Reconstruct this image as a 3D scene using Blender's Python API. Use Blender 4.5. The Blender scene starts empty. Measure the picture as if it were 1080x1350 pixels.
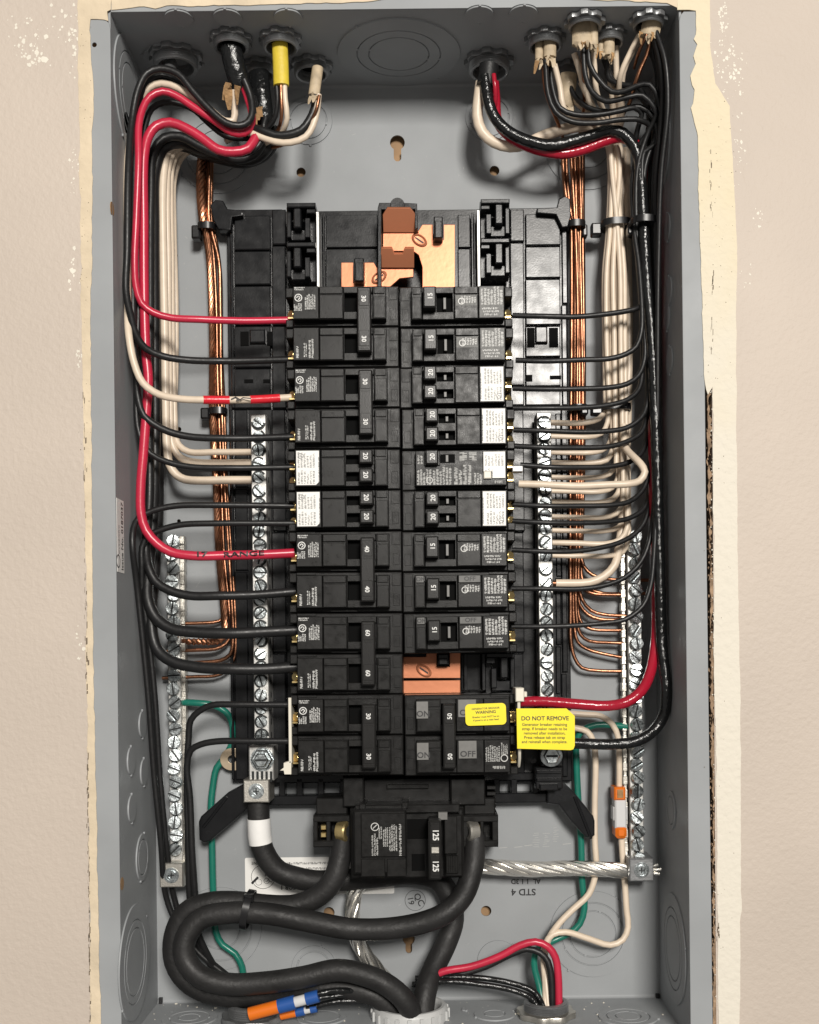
import bpy, bmesh, math, random
from mathutils import Vector, Matrix
C = bpy.context
SC = C.scene
COL = SC.collection
R = math.radians
rnd = random.Random(7)

# ------------------------------------------------------------------ camera
# Panel space in millimetres: u right, v up, d out of the panel towards the viewer (d = 0 on the back plate).
F, VX, VY, CAMD = 1461.0, 567.0, 868.0, 805.0
RC, RS = math.cos(R(0.65)), math.sin(R(0.65))
cam = bpy.data.cameras.new('camera')
cam.sensor_fit = 'VERTICAL'
cam.sensor_height = 36
cam.sensor_width = 28.8
cam.lens = 36 * F / 1350
cam.shift_x = (540 - VX) / 1350
cam.shift_y = (VY - 675) / 1350
cam.clip_start, cam.clip_end = 0.02, 60
camo = bpy.data.objects.new('camera', cam)
COL.objects.link(camo)
camo.matrix_world = Matrix(((RC, RS, 0, 0), (0, 0, -1, -CAMD / 1000), (-RS, RC, 0, 0), (0, 0, 0, 1)))
SC.camera = camo

# ------------------------------------------------------------------ world, lamp, exposure
w = bpy.data.worlds.new('World')
SC.world = w
w.use_nodes = True
bg = w.node_tree.nodes['Background']
bg.inputs[0].default_value = (1.0, 0.95, 0.89, 1)
bg.inputs[1].default_value = 0.24
la = bpy.data.lights.new('ceiling_lamp', 'AREA')
la.shape = 'RECTANGLE'
la.size, la.size_y = 0.6, 0.6
la.energy = 101
la.color = (1.0, 0.955, 0.89)
lo = bpy.data.objects.new('ceiling_lamp', la)
COL.objects.link(lo)
lo.location = (0.48, -3.0, 1.0)
lo.rotation_euler = (Vector((0, 0, 0.05)) - Vector(lo.location)).to_track_quat('-Z', 'Y').to_euler()
SC.view_settings.view_transform = 'Standard'
SC.view_settings.look = 'None'
SC.view_settings.exposure = 0.13
SC.view_settings.gamma = 1.0

# ------------------------------------------------------------------ materials
def mat(name, rgb, rough=0.5, metal=0.0, bump=0.0, bscale=400, var=0.0, vscale=60, spec=0.5, coat=0.0, rvar=0.0, aniso=None):
    m = bpy.data.materials.new(name)
    m.use_nodes = True
    nt = m.node_tree
    b = nt.nodes['Principled BSDF']
    b.inputs['Base Color'].default_value = (*rgb, 1)
    b.inputs['Roughness'].default_value = rough
    b.inputs['Metallic'].default_value = metal
    b.inputs['Specular IOR Level'].default_value = spec
    b.inputs['Coat Weight'].default_value = coat
    b.inputs['Coat Roughness'].default_value = 0.12
    geo = nt.nodes.new('ShaderNodeNewGeometry')
    def noise(scale, detail=3):
        n = nt.nodes.new('ShaderNodeTexNoise')
        n.inputs['Scale'].default_value = scale
        n.inputs['Detail'].default_value = detail
        if aniso:
            mp = nt.nodes.new('ShaderNodeMapping')
            mp.inputs['Scale'].default_value = aniso
            nt.links.new(geo.outputs['Position'], mp.inputs['Vector'])
            nt.links.new(mp.outputs[0], n.inputs['Vector'])
        else:
            nt.links.new(geo.outputs['Position'], n.inputs['Vector'])
        return n
    if var:
        n = noise(vscale, 5)
        mr = nt.nodes.new('ShaderNodeMapRange')
        mr.inputs[1].default_value, mr.inputs[2].default_value = 0.3, 0.7
        mr.inputs[3].default_value, mr.inputs[4].default_value = 1 - var, 1 + var
        nt.links.new(n.outputs[0], mr.inputs[0])
        mx = nt.nodes.new('ShaderNodeVectorMath')
        mx.operation = 'SCALE'
        mx.inputs[0].default_value = rgb
        nt.links.new(mr.outputs[0], mx.inputs['Scale'])
        nt.links.new(mx.outputs[0], b.inputs['Base Color'])
    if rvar:
        n = noise(vscale * 1.7 + 30, 4)
        mr = nt.nodes.new('ShaderNodeMapRange')
        mr.inputs[1].default_value, mr.inputs[2].default_value = 0.3, 0.7
        mr.inputs[3].default_value, mr.inputs[4].default_value = max(0.03, rough - rvar), rough + rvar
        nt.links.new(n.outputs[0], mr.inputs[0])
        nt.links.new(mr.outputs[0], b.inputs['Roughness'])
    if bump:
        n = noise(bscale, 4)
        bp = nt.nodes.new('ShaderNodeBump')
        bp.inputs['Strength'].default_value = bump
        bp.inputs['Distance'].default_value = 0.001
        nt.links.new(n.outputs[0], bp.inputs['Height'])
        nt.links.new(bp.outputs[0], b.inputs['Normal'])
    return m

M = {}
M['wall'] = mat('beige_wall_paint', (0.508, 0.438, 0.374), 0.6, var=0.05, vscale=8, bump=0.5, bscale=330)
M['compound'] = mat('cream_joint_compound', (0.635, 0.53, 0.385), 0.85, var=0.10, vscale=55, bump=0.9, bscale=190)
M['compound_pale'] = mat('pale_joint_compound', (0.72, 0.68, 0.59), 0.8, var=0.05, vscale=35, bump=0.5, bscale=190)
M['compound_blend'] = mat('weathered_joint_compound', (0.8, 0.7, 0.55), 0.85, bump=0.9, bscale=210)
def _blend(m, c0, c1, z0, z1):
    nt = m.node_tree; b = nt.nodes['Principled BSDF']
    geo = nt.nodes.new('ShaderNodeNewGeometry'); sp = nt.nodes.new('ShaderNodeSeparateXYZ'); nz = nt.nodes.new('ShaderNodeTexNoise')
    nz.inputs['Scale'].default_value = 28; nz.inputs['Detail'].default_value = 6
    nt.links.new(geo.outputs['Position'], sp.inputs[0]); nt.links.new(geo.outputs['Position'], nz.inputs['Vector'])
    ad = nt.nodes.new('ShaderNodeMath'); ad.operation = 'MULTIPLY_ADD'; ad.inputs[1].default_value = .16
    nt.links.new(nz.outputs[0], ad.inputs[0]); nt.links.new(sp.outputs[2], ad.inputs[2])
    mr = nt.nodes.new('ShaderNodeMapRange'); mr.inputs[1].default_value = z0 + .08; mr.inputs[2].default_value = z1 + .08
    nt.links.new(ad.outputs[0], mr.inputs[0])
    mx = nt.nodes.new('ShaderNodeMix'); mx.data_type = 'RGBA'; mx.inputs[6].default_value = (*c0, 1); mx.inputs[7].default_value = (*c1, 1)
    nt.links.new(mr.outputs[0], mx.inputs[0]); nt.links.new(mx.outputs[2], b.inputs['Base Color'])
_blend(M['compound_blend'], (0.69, 0.645, 0.555), (0.69, 0.605, 0.44), .14, .30)
M['paper'] = mat('torn_drywall_paper', (0.28, 0.19, 0.12), 0.9, var=0.5, vscale=160, bump=0.8, bscale=700)
M['gap'] = mat('dark_plaster_crack', (0.16, 0.125, 0.09), 0.95)
M['steel'] = mat('grey_enamel_steel', (0.305, 0.318, 0.328), 0.45, var=0.08, vscale=16, bump=0.06, bscale=900, rvar=0.05, spec=.14)
M['stamp'] = mat('scratched_enamel', (0.42, 0.42, 0.41), 0.35)
M['bare'] = mat('bare_steel_edge', (0.5, 0.49, 0.47), 0.3, metal=0.9)
M['wood'] = mat('pine_board', (0.33, 0.20, 0.10), 0.7, var=0.25, vscale=40)
M['case'] = mat('black_moulded_plastic', (0.010, 0.0097, 0.0094), 0.36, var=0.2, vscale=90, bump=0.10, bscale=1500, rvar=0.09, spec=.2)
M['face'] = mat('black_breaker_face', (0.0115, 0.0112, 0.0108), 0.34, var=0.15, vscale=120, bump=0.08, bscale=1700, rvar=0.09, spec=.2)
M['handle'] = mat('charcoal_handle_plastic', (0.0135, 0.013, 0.0125), 0.30, var=0.1, vscale=100, bump=0.06, bscale=1500, spec=.27)
M['tray'] = mat('black_tray_plastic', (0.0095, 0.0098, 0.0108), 0.25, var=0.15, vscale=50, bump=0.04, bscale=900, rvar=0.05, spec=.28)
M['pit'] = mat('recess_shade_black', (0.004, 0.004, 0.004), 0.7, spec=.05)  # near-black colour paints the shade of deep recesses and openings
M['greyplate'] = mat('grey_indicator_plastic', (0.15, 0.147, 0.14), 0.45, var=0.1, vscale=300)
M['dimplate'] = mat('dull_indicator_plastic', (0.085, 0.084, 0.08), 0.45, var=0.2, vscale=300)
M['sheenlabel'] = mat('painted_sheen_label', (0.085, 0.085, 0.08), 0.5, var=0.5, vscale=700)
M['blackwire'] = mat('black_wire_jacket', (0.011, 0.011, 0.0115), 0.42, spec=.4, bump=0.12, bscale=500, rvar=0.06, vscale=150)
M['glossblack'] = mat('glossy_black_nylon_jacket', (0.008, 0.0085, 0.009), 0.2, bump=1.0, bscale=260)
M['cable'] = mat('heavy_black_rubber_jacket', (0.016, 0.0155, 0.0155), 0.54, var=0.35, vscale=45, bump=0.35, bscale=330, rvar=0.1, spec=.35)
M['red'] = mat('red_wire_jacket', (0.50, 0.022, 0.055), 0.30, bump=0.06, bscale=500, var=0.08)
M['darkred'] = mat('deep_red_nylon_jacket', (0.36, 0.010, 0.028), 0.18, bump=0.4, bscale=230)
M['white'] = mat('cream_wire_jacket', (0.70, 0.585, 0.46), 0.38, bump=0.05, bscale=500, var=0.06, vscale=120)
M['green'] = mat('green_wire_jacket', (0.012, 0.16, 0.115), 0.30, bump=0.05, bscale=500, var=0.08)
M['copper'] = mat('bare_copper_wire', (0.34, 0.160, 0.092), 0.34, metal=1.0, var=0.4, vscale=70, bump=0.15, bscale=600)
M['bus'] = mat('copper_busbar', (0.52, 0.20, 0.105), 0.36, metal=0.35, bump=0.06, bscale=300, spec=.2)
M['alum'] = mat('aluminium_bar', (0.53, 0.525, 0.505), 0.44, metal=0.7, var=0.14, vscale=200, bump=0.12, bscale=1200)
M['alumwire'] = mat('bare_aluminium_strand', (0.80, 0.78, 0.73), 0.26, metal=0.95, var=0.1, vscale=100, bump=0.1, bscale=700)
M['zinc'] = mat('zinc_plated_screw', (0.50, 0.54, 0.55), 0.29, metal=1.0, var=0.3, vscale=260, bump=0.14, bscale=900, rvar=.12)
M['slot'] = mat('dark_slot_shade', (0.02, 0.022, 0.022), 0.5, metal=0.5)
M['lug'] = mat('tin_plated_lug', (0.60, 0.575, 0.52), 0.36, metal=0.9, var=0.08, vscale=150, bump=0.15, bscale=900)
M['brass'] = mat('brass_terminal_screw', (0.78, 0.60, 0.28), 0.25, metal=0.9, var=0.15, vscale=200)
M['cast'] = mat('dull_zinc_casting', (0.25, 0.255, 0.26), 0.38, metal=0.6, var=0.15, vscale=120, bump=0.2, bscale=700)
M['ear'] = mat('yellow_zinc_ear', (0.46, 0.37, 0.26), 0.4, metal=0.6, var=0.12, vscale=120)
M['sheath'] = mat('cream_cable_sheath', (0.47, 0.375, 0.255), 0.6, var=0.25, vscale=140, bump=0.3, bscale=500)
M['yellowsheath'] = mat('yellow_cable_sheath', (0.66, 0.50, 0.045), 0.5, var=0.1, vscale=120, bump=0.2, bscale=500)
M['kraft'] = mat('torn_brown_kraft_paper', (0.34, 0.20, 0.09), 0.85, var=0.35, vscale=220, bump=0.8, bscale=600)
M['sticker'] = mat('white_label_paper', (0.80, 0.79, 0.76), 0.5)
M['yellow'] = mat('yellow_label_plastic', (0.86, 0.71, 0.0), 0.42, var=0.03, vscale=80)
M['strap'] = mat('cream_nylon_strap', (0.72, 0.68, 0.58), 0.45)
M['tapewhite'] = mat('white_marking_tape', (0.82, 0.81, 0.79), 0.4, bump=0.25, bscale=250)
M['tapered'] = mat('red_marking_tape', (0.66, 0.018, 0.032), 0.28, bump=0.2, bscale=300)
M['inkw'] = mat('pale_ink', (0.52, 0.52, 0.50), 0.5)
M['inkW'] = mat('white_ink', (0.66, 0.66, 0.64), 0.5, var=.25, vscale=900)
M['inkR'] = mat('worn_white_ink', (0.68, 0.68, 0.66), 0.5, var=.15, vscale=900)
M['inkg'] = mat('grey_ink', (0.30, 0.295, 0.28), 0.5)
M['inkb'] = mat('black_ink', (0.012, 0.012, 0.013), 0.5)
M['inkm'] = mat('faded_black_ink', (0.16, 0.16, 0.155), 0.5)
M['orange'] = mat('orange_connector_plastic', (0.72, 0.16, 0.010), 0.32)
M['blue'] = mat('blue_connector_plastic', (0.02, 0.085, 0.31), 0.3)
M['clear'] = mat('milky_connector_plastic', (0.62, 0.62, 0.62), 0.2)
M['pvc'] = mat('grey_pvc_bushing', (0.50, 0.505, 0.50), 0.42, var=0.06, vscale=80, bump=0.15, bscale=500)
M['tie'] = mat('black_nylon_tie', (0.008, 0.008, 0.009), 0.3)
# ------------------------------------------------------------------ geometry helpers
UL, UR = -200.4, 164.4          # inner faces of the box side walls
VT, VB = 416.5, -248.0          # inner faces of top and bottom walls
DF = 95.0                       # front of the box

def slope(px, py):
    a, b = px - VX, VY - py
    return (a * RC + b * RS) / F, (-a * RS + b * RC) / F
def H(px, py, d):
    U, V = slope(px, py)
    k = CAMD - d
    return Vector((U * k, V * k, d))
def HU(px, py, u):               # point on the plane u = const
    U, V = slope(px, py)
    k = u / U
    return Vector((u, V * k, CAMD - k))
def HV(px, py, v):               # point on the plane v = const
    U, V = slope(px, py)
    k = v / V
    return Vector((U * k, v, CAMD - k))
def mmpx(d):
    return (CAMD - d) / F

ORIG = {}
def tag(o, label=None, cat=None, group=None, kind=None):
    if label: o['label'] = label
    if cat: o['category'] = cat
    if group: o['group'] = group
    if kind: o['kind'] = kind
    return o
def W(p):
    return Vector((p[0], -p[2], p[1])) * 0.001
def thing(name, label, cat, origin, group=None):
    o = bpy.data.objects.new(name, None)
    o.empty_display_size = 0.01
    COL.objects.link(o)
    o.location = W(origin)
    o.rotation_euler = (R(90), 0, 0)
    ORIG[o] = Vector(origin)
    return tag(o, label, cat, group)

TXT = {}
def textmesh(s):
    if s not in TXT:
        cu = bpy.data.curves.new('t', 'FONT')
        cu.body = s
        cu.align_x = 'CENTER'
        cu.align_y = 'CENTER'
        cu.resolution_u = 3
        ob = bpy.data.objects.new('t', cu)
        me = bpy.data.meshes.new_from_object(ob)
        TXT[s] = ([v.co.copy() for v in me.vertices], [tuple(p.vertices) for p in me.polygons])
        bpy.data.meshes.remove(me)
        bpy.data.objects.remove(ob)
        bpy.data.curves.remove(cu)
    return TXT[s]

def rectpoly(x0, x1, y0, y1, cc=0.0):
    if x0 > x1: x0, x1 = x1, x0
    if y0 > y1: y0, y1 = y1, y0
    if cc <= 0:
        return [(x0, y0), (x1, y0), (x1, y1), (x0, y1)]
    return [(x0 + cc, y0), (x1 - cc, y0), (x1, y0 + cc), (x1, y1 - cc), (x1 - cc, y1), (x0 + cc, y1), (x0, y1 - cc), (x0, y0 + cc)]
def roundrect(x0, x1, y0, y1, r, n=5):
    out = []
    for cx, cy, a0 in ((x1 - r, y0 + r, -90), (x1 - r, y1 - r, 0), (x0 + r, y1 - r, 90), (x0 + r, y0 + r, 180)):
        for i in range(n + 1):
            a = R(a0 + 90 * i / n)
            out.append((cx + r * math.cos(a), cy + r * math.sin(a)))
    return out
def circle(cx, cy, r, n=28, ph=0):
    return [(cx + r * math.cos(2 * math.pi * i / n + ph), cy + r * math.sin(2 * math.pi * i / n + ph)) for i in range(n)]
def inset(poly, c):
    n = len(poly)
    out = []
    for i in range(n):
        p0, p1, p2 = Vector(poly[i - 1]), Vector(poly[i]), Vector(poly[(i + 1) % n])
        e1, e2 = (p1 - p0).normalized(), (p2 - p1).normalized()
        n1, n2 = Vector((-e1.y, e1.x)), Vector((-e2.y, e2.x))
        b = n1 + n2
        k = c / max(0.35, 1 + n1.dot(n2)) 
        out.append(tuple(p1 + b * k))
    return out

def spline(pts, step=4.0):
    P = [Vector(p) for p in pts]
    if len(P) < 3:
        return P
    P = [P[0] * 2 - P[1]] + P + [P[-1] * 2 - P[-2]]
    out = []
    for i in range(1, len(P) - 2):
        p0, p1, p2, p3 = P[i - 1:i + 3]
        t0 = 0.0
        t1 = t0 + max(1e-3, (p1 - p0).length) ** 0.5
        t2 = t1 + max(1e-3, (p2 - p1).length) ** 0.5
        t3 = t2 + max(1e-3, (p3 - p2).length) ** 0.5
        n = max(2, int((p2 - p1).length / step))
        for k in range(n):
            t = t1 + (t2 - t1) * k / n
            a1 = p0 * ((t1 - t) / (t1 - t0)) + p1 * ((t - t0) / (t1 - t0))
            a2 = p1 * ((t2 - t) / (t2 - t1)) + p2 * ((t - t1) / (t2 - t1))
            a3 = p2 * ((t3 - t) / (t3 - t2)) + p3 * ((t - t2) / (t3 - t2))
            b1 = a1 * ((t2 - t) / (t2 - t0)) + a2 * ((t - t0) / (t2 - t0))
            b2 = a2 * ((t3 - t) / (t3 - t1)) + a3 * ((t - t1) / (t3 - t1))
            out.append(b1 * ((t2 - t) / (t2 - t1)) + b2 * ((t - t1) / (t2 - t1)))
    out.append(P[-2])
    return out
def frames(path):
    n = len(path)
    T = [(path[min(i + 1, n - 1)] - path[max(i - 1, 0)]).normalized() for i in range(n)]
    up = Vector((0, 0, 1)) if abs(T[0].z) < 0.9 else Vector((0, 1, 0))
    A = (up - T[0] * up.dot(T[0])).normalized()
    out = []
    for t in T:
        A = (A - t * A.dot(t)).normalized()
        out.append((t, A, t.cross(A)))
    return out

class Geo:
    def __init__(s):
        s.v, s.f, s.T = [], [], None
    def add(s, vs, fs):
        o = len(s.v)
        for p in vs:
            p = Vector(p) if len(p) == 3 else Vector((p[0], p[1], 0))
            s.v.append(s.T @ p if s.T else p)
        s.f += [tuple(i + o for i in f) for f in fs]
        return s
    def prism(s, poly, z0, z1, c=0.0, cap=True):
        a = sum(poly[i - 1][0] * poly[i][1] - poly[i][0] * poly[i - 1][1] for i in range(len(poly)))
        if a < 0: poly = poly[::-1]
        n = len(poly)
        rings = [[(x, y, z0) for x, y in poly]]
        if c > 0:
            rings.append([(x, y, z1 - c) for x, y in poly])
            rings.append([(x, y, z1) for x, y in inset(poly, c)])
        else:
            rings.append([(x, y, z1) for x, y in poly])
        vs = [p for r in rings for p in r]
        fs = []
        for k in range(len(rings) - 1):
            for i in range(n):
                j = (i + 1) % n
                fs.append((k * n + i, k * n + j, (k + 1) * n + j, (k + 1) * n + i))
        if cap: fs.append(tuple((len(rings) - 1) * n + i for i in range(n)))
        fs.append(tuple(reversed(range(n))))
        return s.add(vs, fs)
    def box(s, x0, x1, y0, y1, z0, z1, c=0.4, cc=0.0):
        c = min(c, abs(x1 - x0) * .3, abs(y1 - y0) * .3, abs(z1 - z0) * .5)
        return s.prism(rectpoly(x0, x1, y0, y1, cc), z0, z1, c)
    def sheet(s, poly, z, faces=None):
        return s.add([(x, y, z) for x, y in poly], faces or [tuple(range(len(poly)))])
    def lathe(s, prof, n=28, cx=0, cy=0, closed=False):
        vs, fs = [], []
        for r, z in prof:
            for i in range(n):
                a = 2 * math.pi * i / n
                vs.append((cx + r * math.cos(a), cy + r * math.sin(a), z))
        m = len(prof)
        for k in range(m - 1 if not closed else m):
            for i in range(n):
                j = (i + 1) % n
                q = (k + 1) % m
                fs.append((k * n + i, k * n + j, q * n + j, q * n + i))
        if not closed:
            fs.append(tuple(reversed(range(n))))
            fs.append(tuple((m - 1) * n + i for i in range(n)))
        return s.add(vs, fs)
    def tube(s, path, r, n=12, r1=None, caps=True, flat=1.0):
        fr = frames(path)
        vs, fs = [], []
        m = len(path)
        for i, p in enumerate(path):
            rr = r if r1 is None else r + (r1 - r) * i / (m - 1)
            if callable(r): rr = r(i / (m - 1))
            t, A, B = fr[i]
            for k in range(n):
                a = 2 * math.pi * k / n
                vs.append(p + A * (rr * math.cos(a) * flat) + B * (rr * math.sin(a)))
        for i in range(m - 1):
            for k in range(n):
                j = (k + 1) % n
                fs.append((i * n + k, i * n + j, (i + 1) * n + j, (i + 1) * n + k))
        if caps:
            fs.append(tuple(reversed(range(n))))
            fs.append(tuple((m - 1) * n + k for k in range(n)))
        return s.add(vs, fs)
    def strands(s, path, R0, rs, count, turns, n=6, core=True, jitter=0.0):
        fr = frames(path)
        L = [0.0]
        for i in range(1, len(path)): L.append(L[-1] + (path[i] - path[i - 1]).length)
        rr = random.Random(len(path))
        for q in range(count):
            pp = []
            jr = 1 + rr.uniform(-jitter, jitter)
            for i, p in enumerate(path):
                a = 2 * math.pi * (q / count + turns * L[i] / L[-1])
                pp.append(p + (fr[i][1] * math.cos(a) + fr[i][2] * math.sin(a)) * R0 * jr)
            s.tube(pp, rs, n)
        if core: s.tube(path, rs, n)
        return s
    def text(s, t, size, x, y, z, rot=0.0, sx=1.0, bold=0.0):
        vs, fs = textmesh(t)
        ca, sa = math.cos(R(rot)), math.sin(R(rot))
        pts = []
        for p in vs:
            a, b = p.x * size * sx, p.y * size
            pts.append((x + a * ca - b * sa, y + a * sa + b * ca, z))
        s.add(pts, fs)
        if bold:
            for k, (dx, dy) in enumerate(((bold, 0), (0, bold), (bold, bold))):
                s.add([(p[0] + dx, p[1] + dy, z + .012 * (k + 1)) for p in pts], fs)
        return s
    def microprint(s, x0, x1, y0, y1, z, lines, seed, vertical=True, fill=0.75, dens=0.86, hmin=0.45, hmax=1.5):
        """rows of tiny strokes: print too small to read in the photograph"""
        r = random.Random(seed)
        a0, a1, b0, b1 = (x0, x1, y0, y1) if vertical else (y0, y1, x0, x1)
        pitch = (a1 - a0) / lines
        for i in range(lines):
            a = a0 + pitch * i
            b = b0
            end = b0 + (b1 - b0) * r.uniform(dens * .8, 1.0)
            while b < end:
                l = min(r.uniform(hmin, hmax), end - b)
                k = 0
                q = b
                while q < b + l:
                    wq = r.uniform(.14, .3)
                    t0, t1 = a + pitch * (0.1 + r.choice((0, 0, .3))), a + pitch * (fill + r.choice((0, 0, -.25)))
                    rect = (t0, t1, q, q + wq) if vertical else (q, q + wq, t0, t1)
                    s.add([(rect[0], rect[2], z), (rect[1], rect[2], z), (rect[1], rect[3], z), (rect[0], rect[3], z)], [(0, 1, 2, 3)])
                    q += wq + r.uniform(.08, .2)
                b += l + r.uniform(.25, .55)
        return s
    def ring2d(s, cx, cy, r, wd, z, n=24, a0=0, a1=360):
        vs, fs = [], []
        for i in range(n + 1):
            a = R(a0 + (a1 - a0) * i / n)
            vs += [(cx + (r - wd / 2) * math.cos(a), cy + (r - wd / 2) * math.sin(a), z), (cx + (r + wd / 2) * math.cos(a), cy + (r + wd / 2) * math.sin(a), z)]
        for i in range(n):
            fs.append((2 * i, 2 * i + 1, 2 * i + 3, 2 * i + 2))
        return s.add(vs, fs)
    def stroke(s, pts, wd, z):
        for i in range(len(pts) - 1):
            p, q = Vector(pts[i]), Vector(pts[i + 1])
            t = (q - p)
            if t.length < 1e-6: continue
            t.normalize()
            nn = Vector((-t.y, t.x)) * wd / 2
            e = t * wd * .3
            s.add([(*(p - nn - e), z), (*(q - nn + e), z), (*(q + nn + e), z), (*(p + nn - e), z)], [(0, 1, 2, 3)])
        return s
    def mesh(s, name, m, origin=(0, 0, 0), angle=38):
        me = bpy.data.meshes.new(name)
        o = Vector(origin)
        me.from_pydata([(v - o) * 0.001 for v in s.v], [], s.f)
        bm = bmesh.new()
        bm.from_mesh(me)
        bmesh.ops.recalc_face_normals(bm, faces=bm.faces)
        bm.to_mesh(me)
        bm.free()
        me.shade_smooth()
        me.set_sharp_from_angle(angle=R(angle))
        me.materials.append(m)
        return me
    def build(s, name, m, parent=None, origin=None, angle=38):
        if parent is not None:
            o = ORIG[parent]
        else:
            o = Vector(origin) if origin is not None else (s.v[0] if s.v else Vector())
        return link(name, s.mesh(name, m, o, angle), parent, o)

def link(name, me, parent=None, origin=(0, 0, 0)):
    ob = bpy.data.objects.new(name, me)
    COL.objects.link(ob)
    ORIG[ob] = Vector(origin)
    if parent is not None:
        ob.parent = parent
    else:
        ob.location = W(origin)
        ob.rotation_euler = (R(90), 0, 0)
    return ob

def fillshape(polys, z0, z1, bevel=0.0):
    """extruded outline with holes -> (verts, faces) in mm"""
    cu = bpy.data.curves.new('s', 'CURVE')
    cu.dimensions = '2D'
    cu.fill_mode = 'BOTH'
    cu.extrude = max(1e-4, (z1 - z0) / 2 - bevel)
    cu.bevel_depth = bevel
    cu.bevel_resolution = 1
    cu.offset = -bevel
    for poly in polys:
        sp = cu.splines.new('POLY')
        sp.points.add(len(poly) - 1)
        for p, q in zip(sp.points, poly): p.co = (q[0], q[1], 0, 1)
        sp.use_cyclic_u = True
    ob = bpy.data.objects.new('s', cu)
    me = bpy.data.meshes.new_from_object(ob)
    vs = [(v.co.x, v.co.y, v.co.z + (z0 + z1) / 2) for v in me.vertices]
    fs = [tuple(p.vertices) for p in me.polygons]
    bpy.data.meshes.remove(me)
    bpy.data.objects.remove(ob)
    bpy.data.curves.remove(cu)
    return vs, fs
def plate(g, polys, z0, z1, bevel=0.0):
    vs, fs = fillshape(polys, z0, z1, bevel)
    return g.add(vs, fs)
def PX(pts, d):
    return [tuple(H(x, y, d)[:2]) for x, y in pts]
def jag(pts, amp, step, seed, d):
    """roughened copy of a pixel polyline, as (u, v) points at depth d"""
    r = random.Random(seed)
    P = PX(pts, d)
    out = []
    w1 = w2 = 0.0
    for i in range(len(P) - 1):
        p, q = Vector(P[i]), Vector(P[i + 1])
        n = max(1, int((q - p).length / step))
        t = (q - p).normalized()
        nn = Vector((-t.y, t.x))
        for k in range(n):
            w1 = w1 * .8 + r.gauss(0, amp * .6)
            w2 = w2 * .3 + r.gauss(0, amp * .35)
            o = (w1 + w2) if (k or i) else 0
            out.append(tuple(p + (q - p) * (k / n) + nn * o))
    out.append(P[-1])
    return out

TOPT = Matrix(((1, 0, 0, 0), (0, 0, -1, 0), (0, 1, 0, 0), (0, 0, 0, 1)))     # local x = u, y = d, z = -v
BOTT = Matrix(((1, 0, 0, 0), (0, 0, 1, 0), (0, -1, 0, 0), (0, 0, 0, 1)))     # local x = u, y = -d, z = v
LEFT = Matrix(((0, 0, 1, 0), (0, 1, 0, 0), (-1, 0, 0, 0), (0, 0, 0, 1)))     # local x = -d, y = v, z = u
RIGHT = Matrix(((0, 0, -1, 0), (0, 1, 0, 0), (1, 0, 0, 0), (0, 0, 0, 1)))    # local x = d, y = v, z = -u

def multi(name, m, parent, boxes, c=.4):
    for b in boxes:
        g = Geo(); pbox(g, *b, min(c, 5)); g.build(name, M[m], parent)
# ------------------------------------------------------------------ wall
DW = 95.5
wallo = Geo()
outer = [(-1500, -1300), (1500, -1300), (1500, 1150), (-1500, 1150)]
cut = PX([(108, -16), (930, -16), (939, 515), (945, 1420), (120, 1420)], DW)
vs, fs = fillshape([outer, cut], DW - 13, DW, 0)
wallo.add(vs, fs)
wall = wallo.build('wall', M['wall'], None, (0, 0, DW))
tag(wall, kind='structure')
# joint compound: thin irregular skins round the opening
def skin(name, m, right_edge, left_edge, d0, d1, seed, amp=.5):
    a = jag(right_edge, amp, 3.2, seed, d1)
    b = jag(left_edge, amp * 1.3, 3.0, seed + 1, d1)
    g = Geo()
    plate(g, [a + b[::-1]], d0, d1, .12)
    return g.build(name, m, wall)
left_skin = skin('joint_compound', M['compound'],
    [(146, -60), (146, 12), (141, 15), (143, 27), (137, 25), (120, 25), (119, 40), (119, 60), (120, 78), (122, 110), (122, 145), (120, 180), (121, 300), (119, 420), (121, 620), (122, 760), (124, 920), (127, 1060), (129, 1180), (131, 1280), (135, 1420)],
    [(101, -60), (101, 30), (103, 90), (104, 150), (105, 210), (105, 300), (108, 345), (107, 420), (109, 500), (111, 620), (113, 760), (114, 900), (116, 1000), (117, 1120), (119, 1240), (119, 1420)], 95.2, DW + .32, 11, .3)
top_skin = skin('joint_compound', M['compound'],
    [(147, 13), (190, 9), (205, 12), (220, 8), (330, 6), (450, 4), (520, -2), (600, -4), (760, -2), (830, 1), (880, 3), (893, 10)],
    [(147, -60), (400, -60), (893, -60)], 95.2, DW + .32, 15, .3)
right_skin = skin('joint_compound', M['compound_blend'],
    [(935, -60), (936, 60), (943, 110), (962, 140), (966, 200), (969, 270), (972, 340), (971, 400), (971, 460), (971, 560), (973, 700), (974, 820), (976, 940), (977, 1160), (978, 1200), (976, 1215), (975, 1420)],
    [(893, -60), (893, 13), (917, 14), (917, 45), (914, 52), (918, 58), (914, 74), (917, 84), (910, 100), (915, 118), (914, 136), (911, 142), (916, 162), (921, 180), (922, 300), (926, 400), (928, 470), (929, 500), (933, 520), (940, 510), (941, 560), (939.5, 620), (941, 720), (942, 850), (944.5, 1000), (945, 1150), (946, 1240), (948, 1420)], 95.2, DW + .32, 21, .2)
g = Geo()          # torn paper at the cut edge of the drywall
a = jag([(936, 516), (936, 640), (939, 760), (941, 900), (942, 1050), (944, 1200), (947, 1420)], .8, 1.6, 41, DW)
b = jag([(933, 516), (933.5, 640), (936, 760), (938, 900), (939, 1050), (941, 1200), (942, 1420)], .5, 1.6, 42, DW)
plate(g, [a + b[::-1]], DW - 9, DW - .5, 0)
g.build('torn_edge', M['paper'], wall)
g = Geo()          # crumbled gypsum and paper fibre along the open cut
r = random.Random(8)
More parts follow.
